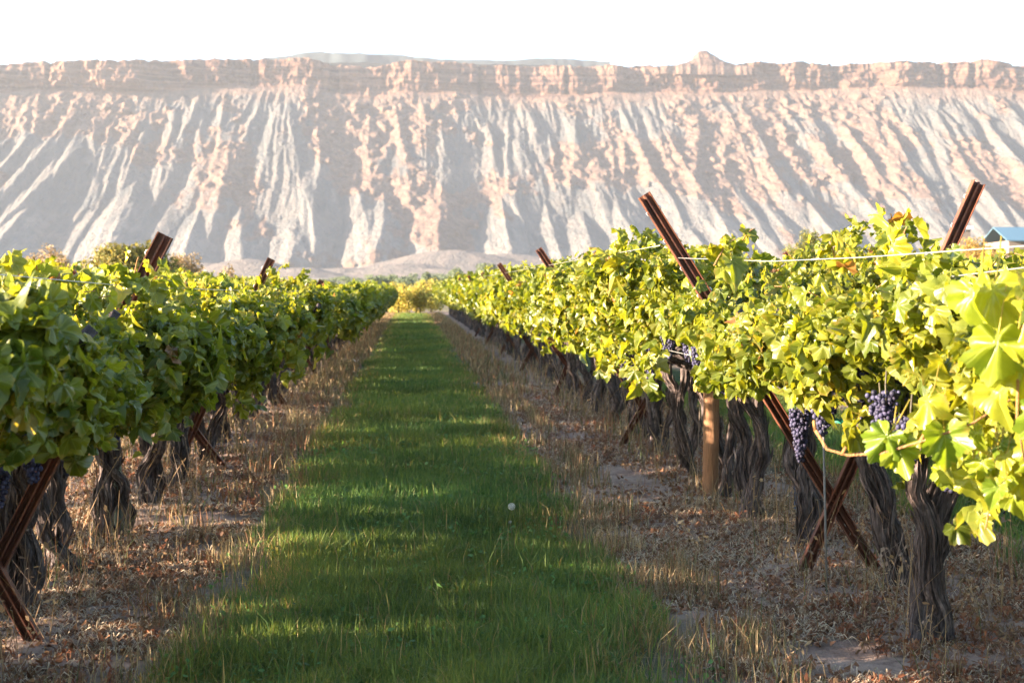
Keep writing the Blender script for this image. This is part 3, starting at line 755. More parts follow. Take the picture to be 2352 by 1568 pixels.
# second row left: its curtain has thin spots that let bars of sun through
y = -1.0; i = 0
while y < 60:
    if y < 42:
        near_vine('L2', y, y - .9, y + .9, 3000 + i, f'{ORD[i]} grapevine from the near end of the second row to the left', T_LOW, 520,
                  'grapevines of the second left row', zt=1.72, zb=.98, W0=.76, dens_fn=open_L2, trunk=bpy.data.meshes['trunk'], size=(.11, .16), up=3, hang=0)
    else: place_vine('R', i + 1500, ROWX['L2'], y, 'grapevine of the second row to the left, hidden but for its sunlit top', 'grapevines of the second left row')
    y += 1.7; i += 1

# ------------------------------------------------------------------ foreground shoots of the nearest right vine
def hero():
    root = [o for o in COL.objects if o.get('label', '').startswith('grapevine nearest the camera at right')][0]
    ox = np.array(root.location); rng = np.random.default_rng(4)
    def leafset(name, items):
        g = Geo()
        for (p, n_, tip, s, c, t) in items:
            n_ = unit(np.array([n_], float)); V, fs, uv = T_HERO[t]
            d = np.array([tip], float); d = unit(d - n_ * np.sum(d * n_)); a = np.cross(d, n_)
            W = np.array(p) - ox + .80 * s * (V[:, 0:1] * a + V[:, 1:2] * d + 1.7 * V[:, 2:3] * n_)
            g.add(W, fs, np.array(c), uv)
            q = np.array(p) - ox                                                      # petiole
            tube(g, [q, q - d[0] * s * .3 + n_[0] * s * -.1, q - d[0] * s * .55 + np.array([.02, .02, .03])], .0018, 5, (.40, .30, .06))
        return g.obj(name, M_LEAF, root)
    G1, G2, G3 = (.22, .27, .02), (.15, .22, .02), (.32, .33, .03)
    canes = [[(1.075, 3.72, 1.083), (1.10, 3.70, 1.035), (1.15, 3.68, 1.02), (1.22, 3.62, 1.03), (1.31, 3.55, 1.07), (1.40, 3.48, 1.115), (1.52, 3.5, 1.18), (1.75, 3.7, 1.3)],
             [(1.45, 3.25, 1.30), (1.41, 3.22, 1.24), (1.40, 3.2, 1.15), (1.44, 3.25, 1.05)], [(1.36, 3.4, 1.49), (1.42, 3.35, 1.45), (1.5, 3.4, 1.36), (1.58, 3.6, 1.26)],
             [(1.62, 3.85, 1.05), (1.56, 3.72, .98), (1.53, 3.66, .90), (1.50, 3.62, .83)]]
    [link('cane', canes_mesh([np.array(c) - ox], r=.0052), root) for c in canes]
    gn = Geo()
    for p, d in (((1.075, 3.72, 1.08), (-.005, 0, .03)), ((1.135, 3.685, 1.02), (.012, 0, .022)), ((1.21, 3.63, 1.03), (.016, 0, .022)), ((1.30, 3.56, 1.065), (.018, 0, .026))):
        q = np.array(p) - ox; tube(gn, [q, q + np.array(d) * .7, q + np.array(d)], [.0045, .005, .0035], 6, (1.2, 1., .8))
    gn.obj('cane_stub', M_CANE, root)
    items = [
        ((1.385, 3.30, 1.465), (-.6, -.55, .25), (-.1, -.2, -1), .165, G3, 0), ((1.335, 3.30, 1.455), (-.9, -.25, .2), (-.25, -.1, -.8), .13, G1, 1),
        ((1.455, 3.30, 1.45), (-.75, -.4, .3), (.25, 0, -.8), .12, G3, 3), ((1.37, 3.24, 1.34), (-.5, -.8, .2), (-.05, 0, -1), .17, G1, 4),
        ((1.415, 3.22, 1.29), (-.25, -.95, .1), (.1, 0, -1), .15, G3, 0), ((1.45, 3.1, 1.19), (-.45, -.85, .15), (-.2, 0, -1), .19, G2, 0),
        ((1.43, 3.2, 1.40), (-.9, -.3, .35), (.4, 0, -.6), .13, G3, 2), ((1.235, 3.60, 1.085), (-.35, -.9, .1), (-.55, 0, -.75), .125, G2, 0),
        ((1.255, 3.60, 1.06), (-.2, -.95, -.1), (.25, 0, -1), .12, G1, 4), ((1.35, 3.52, 1.10), (-.25, -.9, .1), (.1, 0, -1), .14, G2, 1),
        ((1.32, 3.55, 1.18), (-.7, -.5, .5), (-.2, -.2, -.7), .11, G3, 2), ((1.50, 3.3, 1.10), (-.7, -.6, .3), (.2, 0, -1), .13, G3, 3),
        ((1.53, 3.58, 1.05), (-.8, -.5, .4), (-.3, 0, -1), .10, G3, 2), ((1.52, 3.60, 1.01), (-.6, -.6, .5), (-.6, 0, -.7), .095, G1, 0),
        ((1.57, 3.6, 1.0), (-.8, -.5, .2), (.1, 0, -1), .10, G3, 3), ((1.56, 3.6, .96), (-.7, -.6, .2), (-.1, 0, -1), .09, G3, 1), ((1.55, 3.62, .98), (-.9, -.3, .3), (.3, 0, -.9), .10, G1, 4),
        ((1.40, 3.3, 1.22), (-.8, -.4, .4), (.3, 0, -.9), .12, G3, 1), ((1.50, 3.35, 1.30), (-.7, -.6, .3), (.1, 0, -1), .13, G1, 2)]
    items2 = []
    for k in range(60):                                                                 # filler of the same shoots, trailing downwards
        t = rng.random(); p = (1.56 + rng.normal(0, .05), 3.62 + rng.normal(0, .12), 1.10 - .17 * t + rng.normal(0, .03))
        items2.append((p, (-.8 + rng.normal(0, .4), -.4 + rng.normal(0, .4), .4 + rng.normal(0, .3)), (rng.normal(0, .5), rng.normal(0, .3), -1), rng.uniform(.06, .10), [G1, G2, G3][k % 3], k % 5))
    leafset('foliage', items + items2)
def densify(half):
    o = np.array(half); r = []
    for i in range(len(o) - 1):
        r.append(tuple(o[i])); m = (o[i] + o[i + 1]) / 2; c = np.array([0, .12]); r.append(tuple(c + (m - c) * (1.035 if i % 2 else .965)))
    r.append(tuple(o[-1])); return r
T_HERO = templates(densify(HALF), 3)
hero()

# tall shoots that stand out above the canopies
def stand_shoot(root_label, x, y, z0, z1, ax, ay, n, big, seed):
    root = [o for o in COL.objects if o.get('label', '') == root_label]
    if not root: return
    root = root[0]; rng = np.random.default_rng(seed); ox = np.array(root.location); t = np.linspace(0, 1, 10)
    p = np.stack([x + ax * t, y + ay * t, z0 + (z1 - z0) * np.sin(t * 1.57)], 1) - ox
    link('cane', canes_mesh([p]), root)
    Ps, Ns, ss = shoot_leaves(rng, [p], big); Ps = np.repeat(Ps, 2, 0) + rng.normal(0, .015, (2 * len(Ps), 3)); Ns = np.repeat(Ns, 2, 0) + rng.normal(0, .3, (len(Ps), 3)); ss = np.repeat(ss, 2)
    g = Geo(); add_leaves(g, rng, Ps, unit(Ns), ss, leaf_colors(rng, len(Ps), np.array([1.4, 1.3, 1.])), T_HI); g.obj('foliage', M_LEAF, root)
def at(px, py, Y):
    yaw, pit = R(4.05), R(1.21); u = (px - 1176) / 3267; v = (784 - py) / 3267
    Fw = (math.sin(yaw) * math.cos(pit), math.cos(yaw) * math.cos(pit), -math.sin(pit)); Rt = (math.cos(yaw), -math.sin(yaw), 0)
    U = (math.sin(yaw) * math.sin(pit), math.cos(yaw) * math.sin(pit), math.cos(pit))
    d = [Fw[k] + u * Rt[k] + v * U[k] for k in range(3)]; k = Y / d[1]
    return (d[0] * k, Y, 1.4 + d[2] * k)
labs = {}
for o in COL.objects:
    if o.name.startswith('grapevine') and o.get('group', '').endswith('of the grass alley'): labs.setdefault(round(o.location.x, 1), []).append((o.location.y, o['label']))
def near_label(x, y):
    k = min(labs, key=lambda q: abs(q - x)); return min(labs[k], key=lambda q: abs(q[0] - y))[1]
for px, py, Y, dz, ax, big, sd_ in [(2045, 490, 5.2, .22, -.02, .13, 1), (2085, 520, 5.0, .18, .04, .12, 2), (1735, 525, 6.6, .18, .12, .12, 3), (1690, 550, 6.4, .12, .1, .11, 4), (1895, 540, 6.9, .15, -.06, .11, 5), 
                                    (320, 590, 5.9, .16, .03, .10, 7), (75, 590, 4.9, .16, -.03, .10, 8), (20, 600, 4.7, .12, 0, .09, 9), (640, 612, 12.2, .2, .16, .12, 10), (1345, 580, 9.6, .12, -.05, .11, 11), (1420, 560, 9.0, .14, .04, .11, 12),
                                    (1010, 655, 60, .4, 0, .3, 13)]:
    p = at(px, py, Y)
    if Y > 30: continue
    stand_shoot(near_label(p[0], Y), p[0] - ax, Y, p[2] - dz, p[2], ax, 0, 8, big, sd_)

# ------------------------------------------------------------------ crossed steel posts
def channel(foot, top, w_=.066, d_=.042, hooks=True, notch=True):
    """a rolled W-section post: two dark grooves either side of a centre rib, flanges front to back"""
    foot = np.array(foot, float); top = np.array(top, float); ax = unit((top - foot)[None])[0]; L = np.linalg.norm(top - foot)
    fw = np.array([0, -1., 0]); sidev = unit(np.cross(ax, fw)[None])[0]; fwv = np.cross(sidev, ax)
    if fwv[1] > 0: fwv = -fwv
    h = w_ / 2; t = .0045
    prof = [(-h, 0), (-h, d_), (-h + t, d_), (-h + t, t * 1.2), (-.007, t * 1.2 + .002), (-.004, d_ * .85), (.004, d_ * .85), (.007, t * 1.2 + .002), (h - t, t * 1.2), (h - t, d_), (h, d_), (h, 0)]
    pr = np.array(prof); n = len(pr); K = 14; s = np.linspace(0, 1, K)
    V = foot + (s * L)[:, None, None] * ax + pr[None, :, 0:1] * sidev + pr[None, :, 1:2] * fwv
    g = Geo(); V = V.reshape(-1, 3)
    g.add(V, grid_faces(K, n, True)); o = (K - 1) * n
    capq = np.array([[0, 1, 2, 3], [0, 3, 8, 11], [8, 9, 10, 11], [4, 5, 6, 7]])
    g.f.append((capq + o, 0)); g.f.append((capq[:, ::-1], 0))
    hk = Geo()
    for q in np.arange(.10, min(L, 1.0), .17):                                   # wire hooks punched in the flange edges
        for sg in (-1, 1):
            c = top - ax * q + sidev * sg * (h + .001) + fwv * (d_ * .6)
            tube(hk, [c - ax * .012, c + sidev * sg * .007 - ax * .004, c + sidev * sg * .008 + ax * .008, c + ax * .014], .0026, 5)
    return g, hk
def cross_post(label, fa, ta, fb, tb, group='crossed steel trellis posts along the rows'):
    c = (np.array(fa) + np.array(fb)) / 2; c[2] = float(gz(c[0], c[1])); root = empty('crossed_trellis_post', c, label, 'trellis post', group)
    for k, (f_, t_) in enumerate(((fa, ta), (fb, tb))):
        dy = .035 if k else -.035
        f2 = np.array(f_, float) - c + np.array([0, dy, 0]); t2 = np.array(t_, float) - c + np.array([0, dy, 0])
        f2 = f2 + (f2 - t2) * .06
        g, hk = channel(f2, t2); g.obj('post', M_RUST, root, smooth=False).location = (0, 0, 0)
        hk.obj('wire_hook', M_GALV, [ch for ch in root.children][-1])
    return root
cross_post('nearest crossed rusty steel posts in the right row, forming a tall X', (2.49, 7.5, 0), (1.224, 7.5, 2.013), (2.08, 7.42, 0), (3.03, 7.42, 2.09))
cross_post('crossed rusty posts at the left picture edge, tallest post top above the left row', (-1.56, 6.1, 0), (-2.60, 6.1, 1.95), (-1.90, 6.06, 0), (-1.03, 6.06, 1.72))
RX = [('second crossed rusty posts from the camera in the right row', 13.7, 1.22, 2.0, 3.1), ('third crossed rusty posts from the camera in the right row', 20, 1.226, 2.07, 3.1)]
for lab, Y, xl, zt, xr in RX:
    g0 = float(gz(2, Y)); cross_post(lab, (2.49, Y, g0), (xl, Y, zt), (2.02, Y - .08, g0), (xr if Y < 15 else 2.75, Y - .08, zt + .02))
LX = [('second crossed rusty posts from the camera in the left row', 12.3, -1.187, 1.847, -2.86, 1.735), ('third crossed rusty posts from the camera in the left row', 18.5, -1.147, 1.80, -2.7, 1.78),
      ('fourth crossed rusty posts from the camera in the left row', 24.7, -1.233, 1.83, -2.6, 1.8), ('fifth crossed rusty posts from the camera in the left row', 31, -1.22, 1.93, -2.6, 1.86)]
for lab, Y, xr, zr, xl, zl in LX:
    g0 = float(gz(-2, Y)); cross_post(lab, (-1.60, Y, g0), (xl, Y, zl), (-2.0, Y - .08, g0), (xr, Y - .08, zr))
for k, Y in enumerate((26.3, 32.6, 38.9, 45.2)):
    g0 = float(gz(2, Y)); cross_post(f'{ORD[k + 3]} crossed rusty posts from the camera in the right row, buried in leaves', (2.49, Y, g0), (1.3, Y, g0 + 1.82), (2.02, Y - .08, g0), (3., Y - .08, g0 + 1.9), 'distant crossed posts of the right row')
g0 = float(gz(6, 20.5)); cross_post('crossed rusty posts of the second right row, only a dark tip above the leaves', (6.6, 20.5, g0), (5.436, 20.5, 2.26), (6.1, 20.4, g0), (7.1, 20.4, 2.2))

# ------------------------------------------------------------------ wires
def wire(label, pts, r=.0016, group='trellis wires', knot=None):
    g = Geo(); P = np.array(pts, float); t = np.linspace(0, 1, len(P)); tt = np.linspace(0, 1, 40)
    Q = np.stack([np.interp(tt, t, P[:, i]) for i in range(3)], 1)
    tube(g, Q, r, 6)
    if knot is not None:
        kq = np.array(knot); th = np.linspace(0, 25, 40)
        tube(g, np.stack([kq[0] + .003 * np.cos(th), kq[1] + np.linspace(-.05, .05, 40), kq[2] + .003 * np.sin(th)], 1), .0014, 5)
    tag(g.obj('trellis_wire', M_WIRE), label, 'wire', group)
wire('bright sagging wire running over the leaves at the upper right', [(1.50, 1.5, 1.535), (1.546, 3.5, 1.565), (1.54, 4.8, 1.585), (1.534, 6.0, 1.614), (1.40, 7.4, 1.68)], .0019, knot=(1.54, 5.35, 1.598))
wire('short lower wire at the right picture edge under the bright wire', [(1.62, 1.5, 1.50), (1.66, 3.7, 1.52), (1.64, 4.5, 1.50)], .0016)
for x, z, lab in ((1.55, 1.15, 'low fruit wire along the alley side of the right row'), (-1.2, 1.05, 'low fruit wire along the alley side of the left row'), (1.32, 1.75, 'top wire along the alley side of the right row'), (-1.12, 1.5, 'top wire along the alley side of the left row')):
    ys = np.array([7.5, 20, 40, 60, 84]) if x > 0 else np.array([1.5, 6, 12, 40, 84.])
    wire(lab, [(x, y_, z + float(gz(x, y_))) for y_ in ys])

# ------------------------------------------------------------------ stakes and small things
def wood_post():
    g = Geo(); h = np.linspace(-.05, 1.45, 30)
    tube(g, np.stack([2.19 + .01 * h, 10.3 + 0 * h, h + .03], 1), .057, 22, (1, 1, 1), .05, 3, 1., 2)
    tag(g.obj('wooden_post', M_WOOD), 'round wooden post with an orange sunlit stripe under the right row', 'post')
wood_post()
g = Geo(); h = np.linspace(-.03, 1.05, 12); tube(g, np.stack([-1.81 - .02 * h, 8.95 + 0 * h, h], 1), .030 - .011 * np.clip(h, 0, 1), 14, (.5,) * 3, .04, 2)
tag(g.obj('pipe', M_PIPE), 'pale green upright pipe among the trunks of the left row', 'pipe')
g = Geo(); tube(g, [(2.055, 6.9, -.02), (2.045, 6.9, .35), (2.03, 6.9, .95)], .006, 8)
tag(g.obj('metal_stake', simple('dull_grey_steel', (.22, .22, .22), .6, .3, .3)), 'thin grey metal stake left of the nearest crossed posts', 'stake')
g = Geo(); z_ = np.linspace(0, .42, 8); tube(g, np.stack([2.62 + 0 * z_, 9.4 + 0 * z_, z_ + .02], 1), .048, 14, (.5,) * 3, .05, 5)
tag(g.obj('grow_tube', M_BLUE), 'blue grey plant tube seen between the nearest crossed posts', 'plant tube')
g = Geo(); a = np.linspace(-.9, 2.6, 14)
tube(g, np.stack([2.02 + .018 * np.cos(a), 4.75 + 0 * a, .72 + .018 * np.sin(a)], 1), .0035, 6)
tag(g.obj('dripper', M_BLACK), 'small black plastic hook hanging at the right picture edge under the leaves', 'hook')
def tape():
    g = Geo(); rng = np.random.default_rng(8); th = np.linspace(0, 6.6, 26)
    P = np.stack([2.17 + .075 * np.cos(th), 7.05 + .075 * np.sin(th), .84 + .01 * np.sin(th * 2)], 1)
    V = np.stack([P + [0, 0, -.008], P + [0, 0, .008]], 1).reshape(-1, 3); g.add(V, grid_faces(26, 2))
    for dx, dz in ((-.07, .03), (.05, -.07), (.08, .02)):
        q = np.array([2.15, 6.97, .84]) + np.linspace(0, 1, 6)[:, None] * np.array([dx, -.02, dz]); q[:, 2] += .01 * np.sin(np.arange(6))
        V = np.stack([q + [0, 0, -.006], q + [0, 0, .007]], 1).reshape(-1, 3); g.add(V, grid_faces(6, 2))
    tag(g.obj('tie_tape', M_TAPE), 'green plastic tie tape knotted round the leaning grey trunk at right', 'tie tape')
tape()

def dandelion(x, y, h, r, label, stemc=(.20, .24, .07), lean=.0):
    g0 = float(gz(x, y)); root = empty('dandelion', (x, y, g0), label, 'dandelion'); g = Geo(); t = np.linspace(0, 1, 10)
    p = np.stack([-lean * t + .006 * np.sin(t * 4), 0 * t, h * t], 1); tube(g, p, .0022, 6, stemc); g.obj('stem', M_GRASS, root)
    rng = np.random.default_rng(int(h * 1000)); c = p[-1] + np.array([0, 0, r * .4]); gc = Geo(); V, Fc = ico(); gc.add(V * r * .22 + c, Fc, (.25, .18, .12)); gc.obj('seed_core', M_STRAW, root)
    gs = Geo(); n = 240 if r > .01 else 60; d = unit(rng.normal(0, 1, (n, 3)))
    for k in range(n):
        e = c + d[k] * r; a = unit(np.cross(d[k], rng.normal(0, 1, 3))[None])[0]; b = np.cross(d[k], a); s = r * .0375
        gs.add([c + d[k] * r * .2 + a * s * .3, c + d[k] * r * .2 - a * s * .3, e], np.array([[0, 1, 2]]), (.75, .75, .72))
        for q in range(3):
            an = q * 2.09 + rng.random(); v = a * math.cos(an) + b * math.sin(an); gs.add([e, e + v * r * .30 + d[k] * r * .08 + np.cross(v, d[k]) * s, e + v * r * .30 + d[k] * r * .08 - np.cross(v, d[k]) * s], np.array([[0, 1, 2]]), (.8, .8, .78))
    gs.obj('seed_head', M_STRAW, root, smooth=False)
dandelion(.62, 8.3, .245, .019, 'taller dandelion clock with a round white seed head in the grass', lean=.03)
dandelion(.585, 8.35, .15, .009, 'small faded dandelion just left of the taller dandelion clock', (.25, .22, .12))
def butterfly():
    p = at(818, 831, 17.); g = Geo(); root = empty('butterfly', p, 'tiny white butterfly flying low over the left grass edge', 'butterfly')
    t = np.linspace(-1, 1, 6); tube(g, np.stack([0 * t, .012 * t, 0 * t], 1), [.001, .003, .0035, .003, .002, .001], 6, (.2, .2, .2)); g.obj('body', M_STRAW, root)
    for sg in (-1, 1):
        w_ = Geo(); V = [(0, .012, 0), (sg * .02, .03, .022), (sg * .034, .02, .032), (sg * .03, .004, .026), (sg * .024, -.014, .02), (sg * .01, -.02, .008), (0, -.01, 0)]
        w_.add(V, np.array([[0, 1, 2], [0, 2, 3], [0, 3, 4], [0, 4, 5], [0, 5, 6]]), (.85, .85, .82)); w_.obj('wing', M_STRAW, root)
butterfly()

# ------------------------------------------------------------------ grass
def blades(g, rng, x, y, h, wd, col, lean=.5, base=None, wind=(0, 0)):
    n = len(x); z = gz(x, y) + .004; a = rng.uniform(0, 2 * math.pi, n); b = rng.uniform(0, 2 * math.pi, n)
    l = np.abs(rng.normal(0, lean, n)) * h
    Dv = np.stack([np.cos(b) * l + wind[0] * h, np.sin(b) * l + wind[1] * h, 0 * l], 1); Wv = np.stack([np.cos(a), np.sin(a), 0 * a], 1) * (wd / 2)[:, None]
    P0 = np.stack([x, y, z - .01], 1); up = np.array([0, 0, 1.])
    P1 = P0 + Dv * .28 + up * (h * .55)[:, None]; P2 = P0 + Dv + up * (h * np.clip(1 - .35 * (l / h) ** 2, .35, 1))[:, None]
    V = np.stack([P0 - Wv, P0 + Wv, P1 + Wv * .8, P1 - Wv * .8, P2], 1).reshape(-1, 3)
    o = np.arange(n)[:, None] * 5
    c5 = np.repeat(col, 5, 0)
    g.add(V, [o + np.array([[0, 1, 2, 3]]), o + np.array([[3, 2, 4]])], c5)

def grass_cols(rng, n, dry):
    u = rng.random((n, 1)); g_ = (1 - u) * np.array([.080, .150, .055]) + u * np.array([.20, .255, .070])
    d_ = np.array([.34, .25, .13]) * rng.uniform(.6, 1.25, (n, 1)); m = rng.random(n) < dry
    return np.where(m[:, None], d_, g_)
def alley(g, rng, x0, x1, y0, y1, dens, h, wd, edge=.25):
    n = int((x1 - x0) * (y1 - y0) * dens); x = rng.uniform(x0, x1, n); y = rng.uniform(y0, y1, n)
    e = np.minimum(x - x0, x1 - x) + .34 * fbm(x * 1.1, y * 1.1, 8, 3) + .14 * fbm(x * 5, y * 5, 18, 2); keep = rng.random(n) < np.clip(e / edge, 0, 1)
    tuft = vn(x * 6, y * 6, 5) * .6 + vn(x * 2.1, y * 2.1, 15) * .4
    keep &= rng.random(n) < .45 + .8 * tuft
    x, y, e, tuft = x[keep], y[keep], e[keep], tuft[keep]; n = len(x)
    hh = h * (.55 + 1.0 * tuft) * rng.uniform(.6, 1.25, n); dry = np.clip(.40 - (e - .1) * 1.1, .03, .5)
    blades(g, rng, x, y, hh, wd * rng.uniform(.7, 1.3, n), grass_cols(rng, n, dry) * (.72 + .6 * vn(x * 1.1, y * 1.1, 91))[:, None] * (1 + np.array([.5, .12, -.1]) * (vn(x * .8, y * .8, 92)[:, None] - .4)), .75)
def make_grass():
    rng = np.random.default_rng(2); g = Geo()
    alley(g, rng, -.97, 1.13, 4.2, 9.0, 8500, .105, .0050); alley(g, rng, -.97, 1.13, 9.0, 16, 4200, .11, .0075)
    alley(g, rng, -.97, 1.12, 16, 34, 1400, .10, .013, .3); alley(g, rng, -.97, 1.1, 34, 85, 420, .11, .03, .3); alley(g, rng, -.97, 1.13, 1.5, 4.2, 1500, .09, .006)
    alley(g, rng, 3.2, 5.4, 4, 22, 1300, .12, .011); alley(g, rng, -5.0, -2.8, 4, 20, 1000, .12, .011)
    m = 9000; x = rng.uniform(-1.0, 1.15, m); y = 4.4 + rng.random(m) ** 1.4 * 12; kp = vn(x * 1.7, y * 1.7, 52) > .55; x, y = x[kp], y[kp]; m = len(x)
    P = np.stack([x, y, gz(x, y) + rng.uniform(.03, .09, m)], 1); N = unit(rng.normal(0, .5, (m, 3)) + np.array([0, -.3, 1.])); a = unit(np.cross(N, rng.normal(0, 1, (m, 3)))); b = np.cross(N, a)
    s_ = rng.uniform(.006, .016, (m, 1)) * (1 + (y[:, None] - 4) * .06); V = np.stack([P - a * s_, P - a * s_ * .3 + b * s_ * .7, P + a * s_, P - a * s_ * .3 - b * s_ * .7], 1).reshape(-1, 3)   # clover and plantain leaves
    g.add(V, np.arange(m)[:, None] * 4 + np.arange(4)[None], np.repeat(np.array([[.10, .20, .06]]) * rng.uniform(.6, 1.6, (m, 1)), 4, 0))
    # long seeding blades standing above the sward
    n = 2200; x = rng.uniform(-.95, 1.05, n); y = 4.6 + rng.random(n) ** 1.3 * 12
    blades(g, rng, x, y, rng.uniform(.14, .24, n), np.full(n, .006), grass_cols(rng, n, .25), .5)
    tag(g.obj('grass', M_GRASS, smooth=False), 'mown green grass of the alleys between the vine rows', 'grass', kind='stuff')
    # dry grass fringes
    g = Geo()
    for x0, x1, ya, yb_, dens, h, wd in ((-1.40, -.74, 4.2, 9, 2300, .12, .0035), (-1.4, -.76, 9, 20, 1000, .13, .006), (-1.3, -.9, 20, 60, 260, .14, .014), (.88, 1.6, 4.2, 9, 2300, .13, .0035),
                                         (1.0, 1.55, 9, 20, 1100, .14, .006), (1.0, 1.9, 20, 84, 420, .15, .016), (-1.7, -.9, 20, 84, 380, .14, .016), (-1.7, -1.2, 9, 40, 250, .12, .009), (2.9, 3.5, 5, 20, 500, .15, .007), (-3.2, -2.3, 5, 18, 400, .15, .007),
                                         (-2.3, -1.4, 5, 12, 330, .20, .004), (-2.3, -1.4, 12, 40, 160, .22, .009), (1.75, 2.8, 5, 12, 330, .20, .004), (1.75, 2.8, 12, 40, 160, .22, .009)):
        n = int((x1 - x0) * (yb_ - ya) * dens); x = rng.uniform(x0, x1, n); y = rng.uniform(ya, yb_, n)
        q = vn(x * 2.6, y * 2.2, 77) * .55 + vn(x * 8, y * 8, 78) * .45; mid = 1 - np.abs((x - (x0 + x1) / 2) / ((x1 - x0) / 2))
        kp = rng.random(n) < np.clip((q - .38) * 3.2, 0, 1) * np.clip(mid * 2.2, 0, 1); x, y, q = x[kp], y[kp], q[kp]; n = len(x)
        c = np.array([.36, .27, .16]) * rng.uniform(.55, 1.35, (n, 1)); gr = rng.random(n) < .22; c[gr] = [.10, .13, .05]; rd = rng.random(n) < .2; c[rd] = [.28, .14, .08]
        blades(g, rng, x, y, h * (.5 + q) * rng.uniform(.5, 1.4, n), wd * rng.uniform(.7, 1.3, n), c, .45)
    # a few bleached tufts
    for (x_, y_, k, hh) in ((-.98, 7.9, 90, .2), (-1.02, 7.75, 60, .17), (1.13, 8.3, 60, .2), (1.25, 8.0, 40, .15), (-1.3, 16.2, 60, .22), (-1.35, 17, 60, .22), (.98, 12.5, 30, .15), (1.2, 7.2, 50, .15), (-.95, 5.6, 50, .16), (-1.1, 5.4, 60, .16)):
        x = rng.normal(x_, .06, k); y = rng.normal(y_, .08, k); blades(g, rng, x, y, rng.uniform(.5, 1.2, k) * hh, np.full(k, .004), np.array([.50, .38, .22]) * rng.uniform(.7, 1.2, (k, 1)), .4)
    tag(g.obj('dry_grass', M_STRAW, smooth=False), 'dry tan grass fringing both sides of the green alley', 'dry grass', kind='stuff')
make_grass()

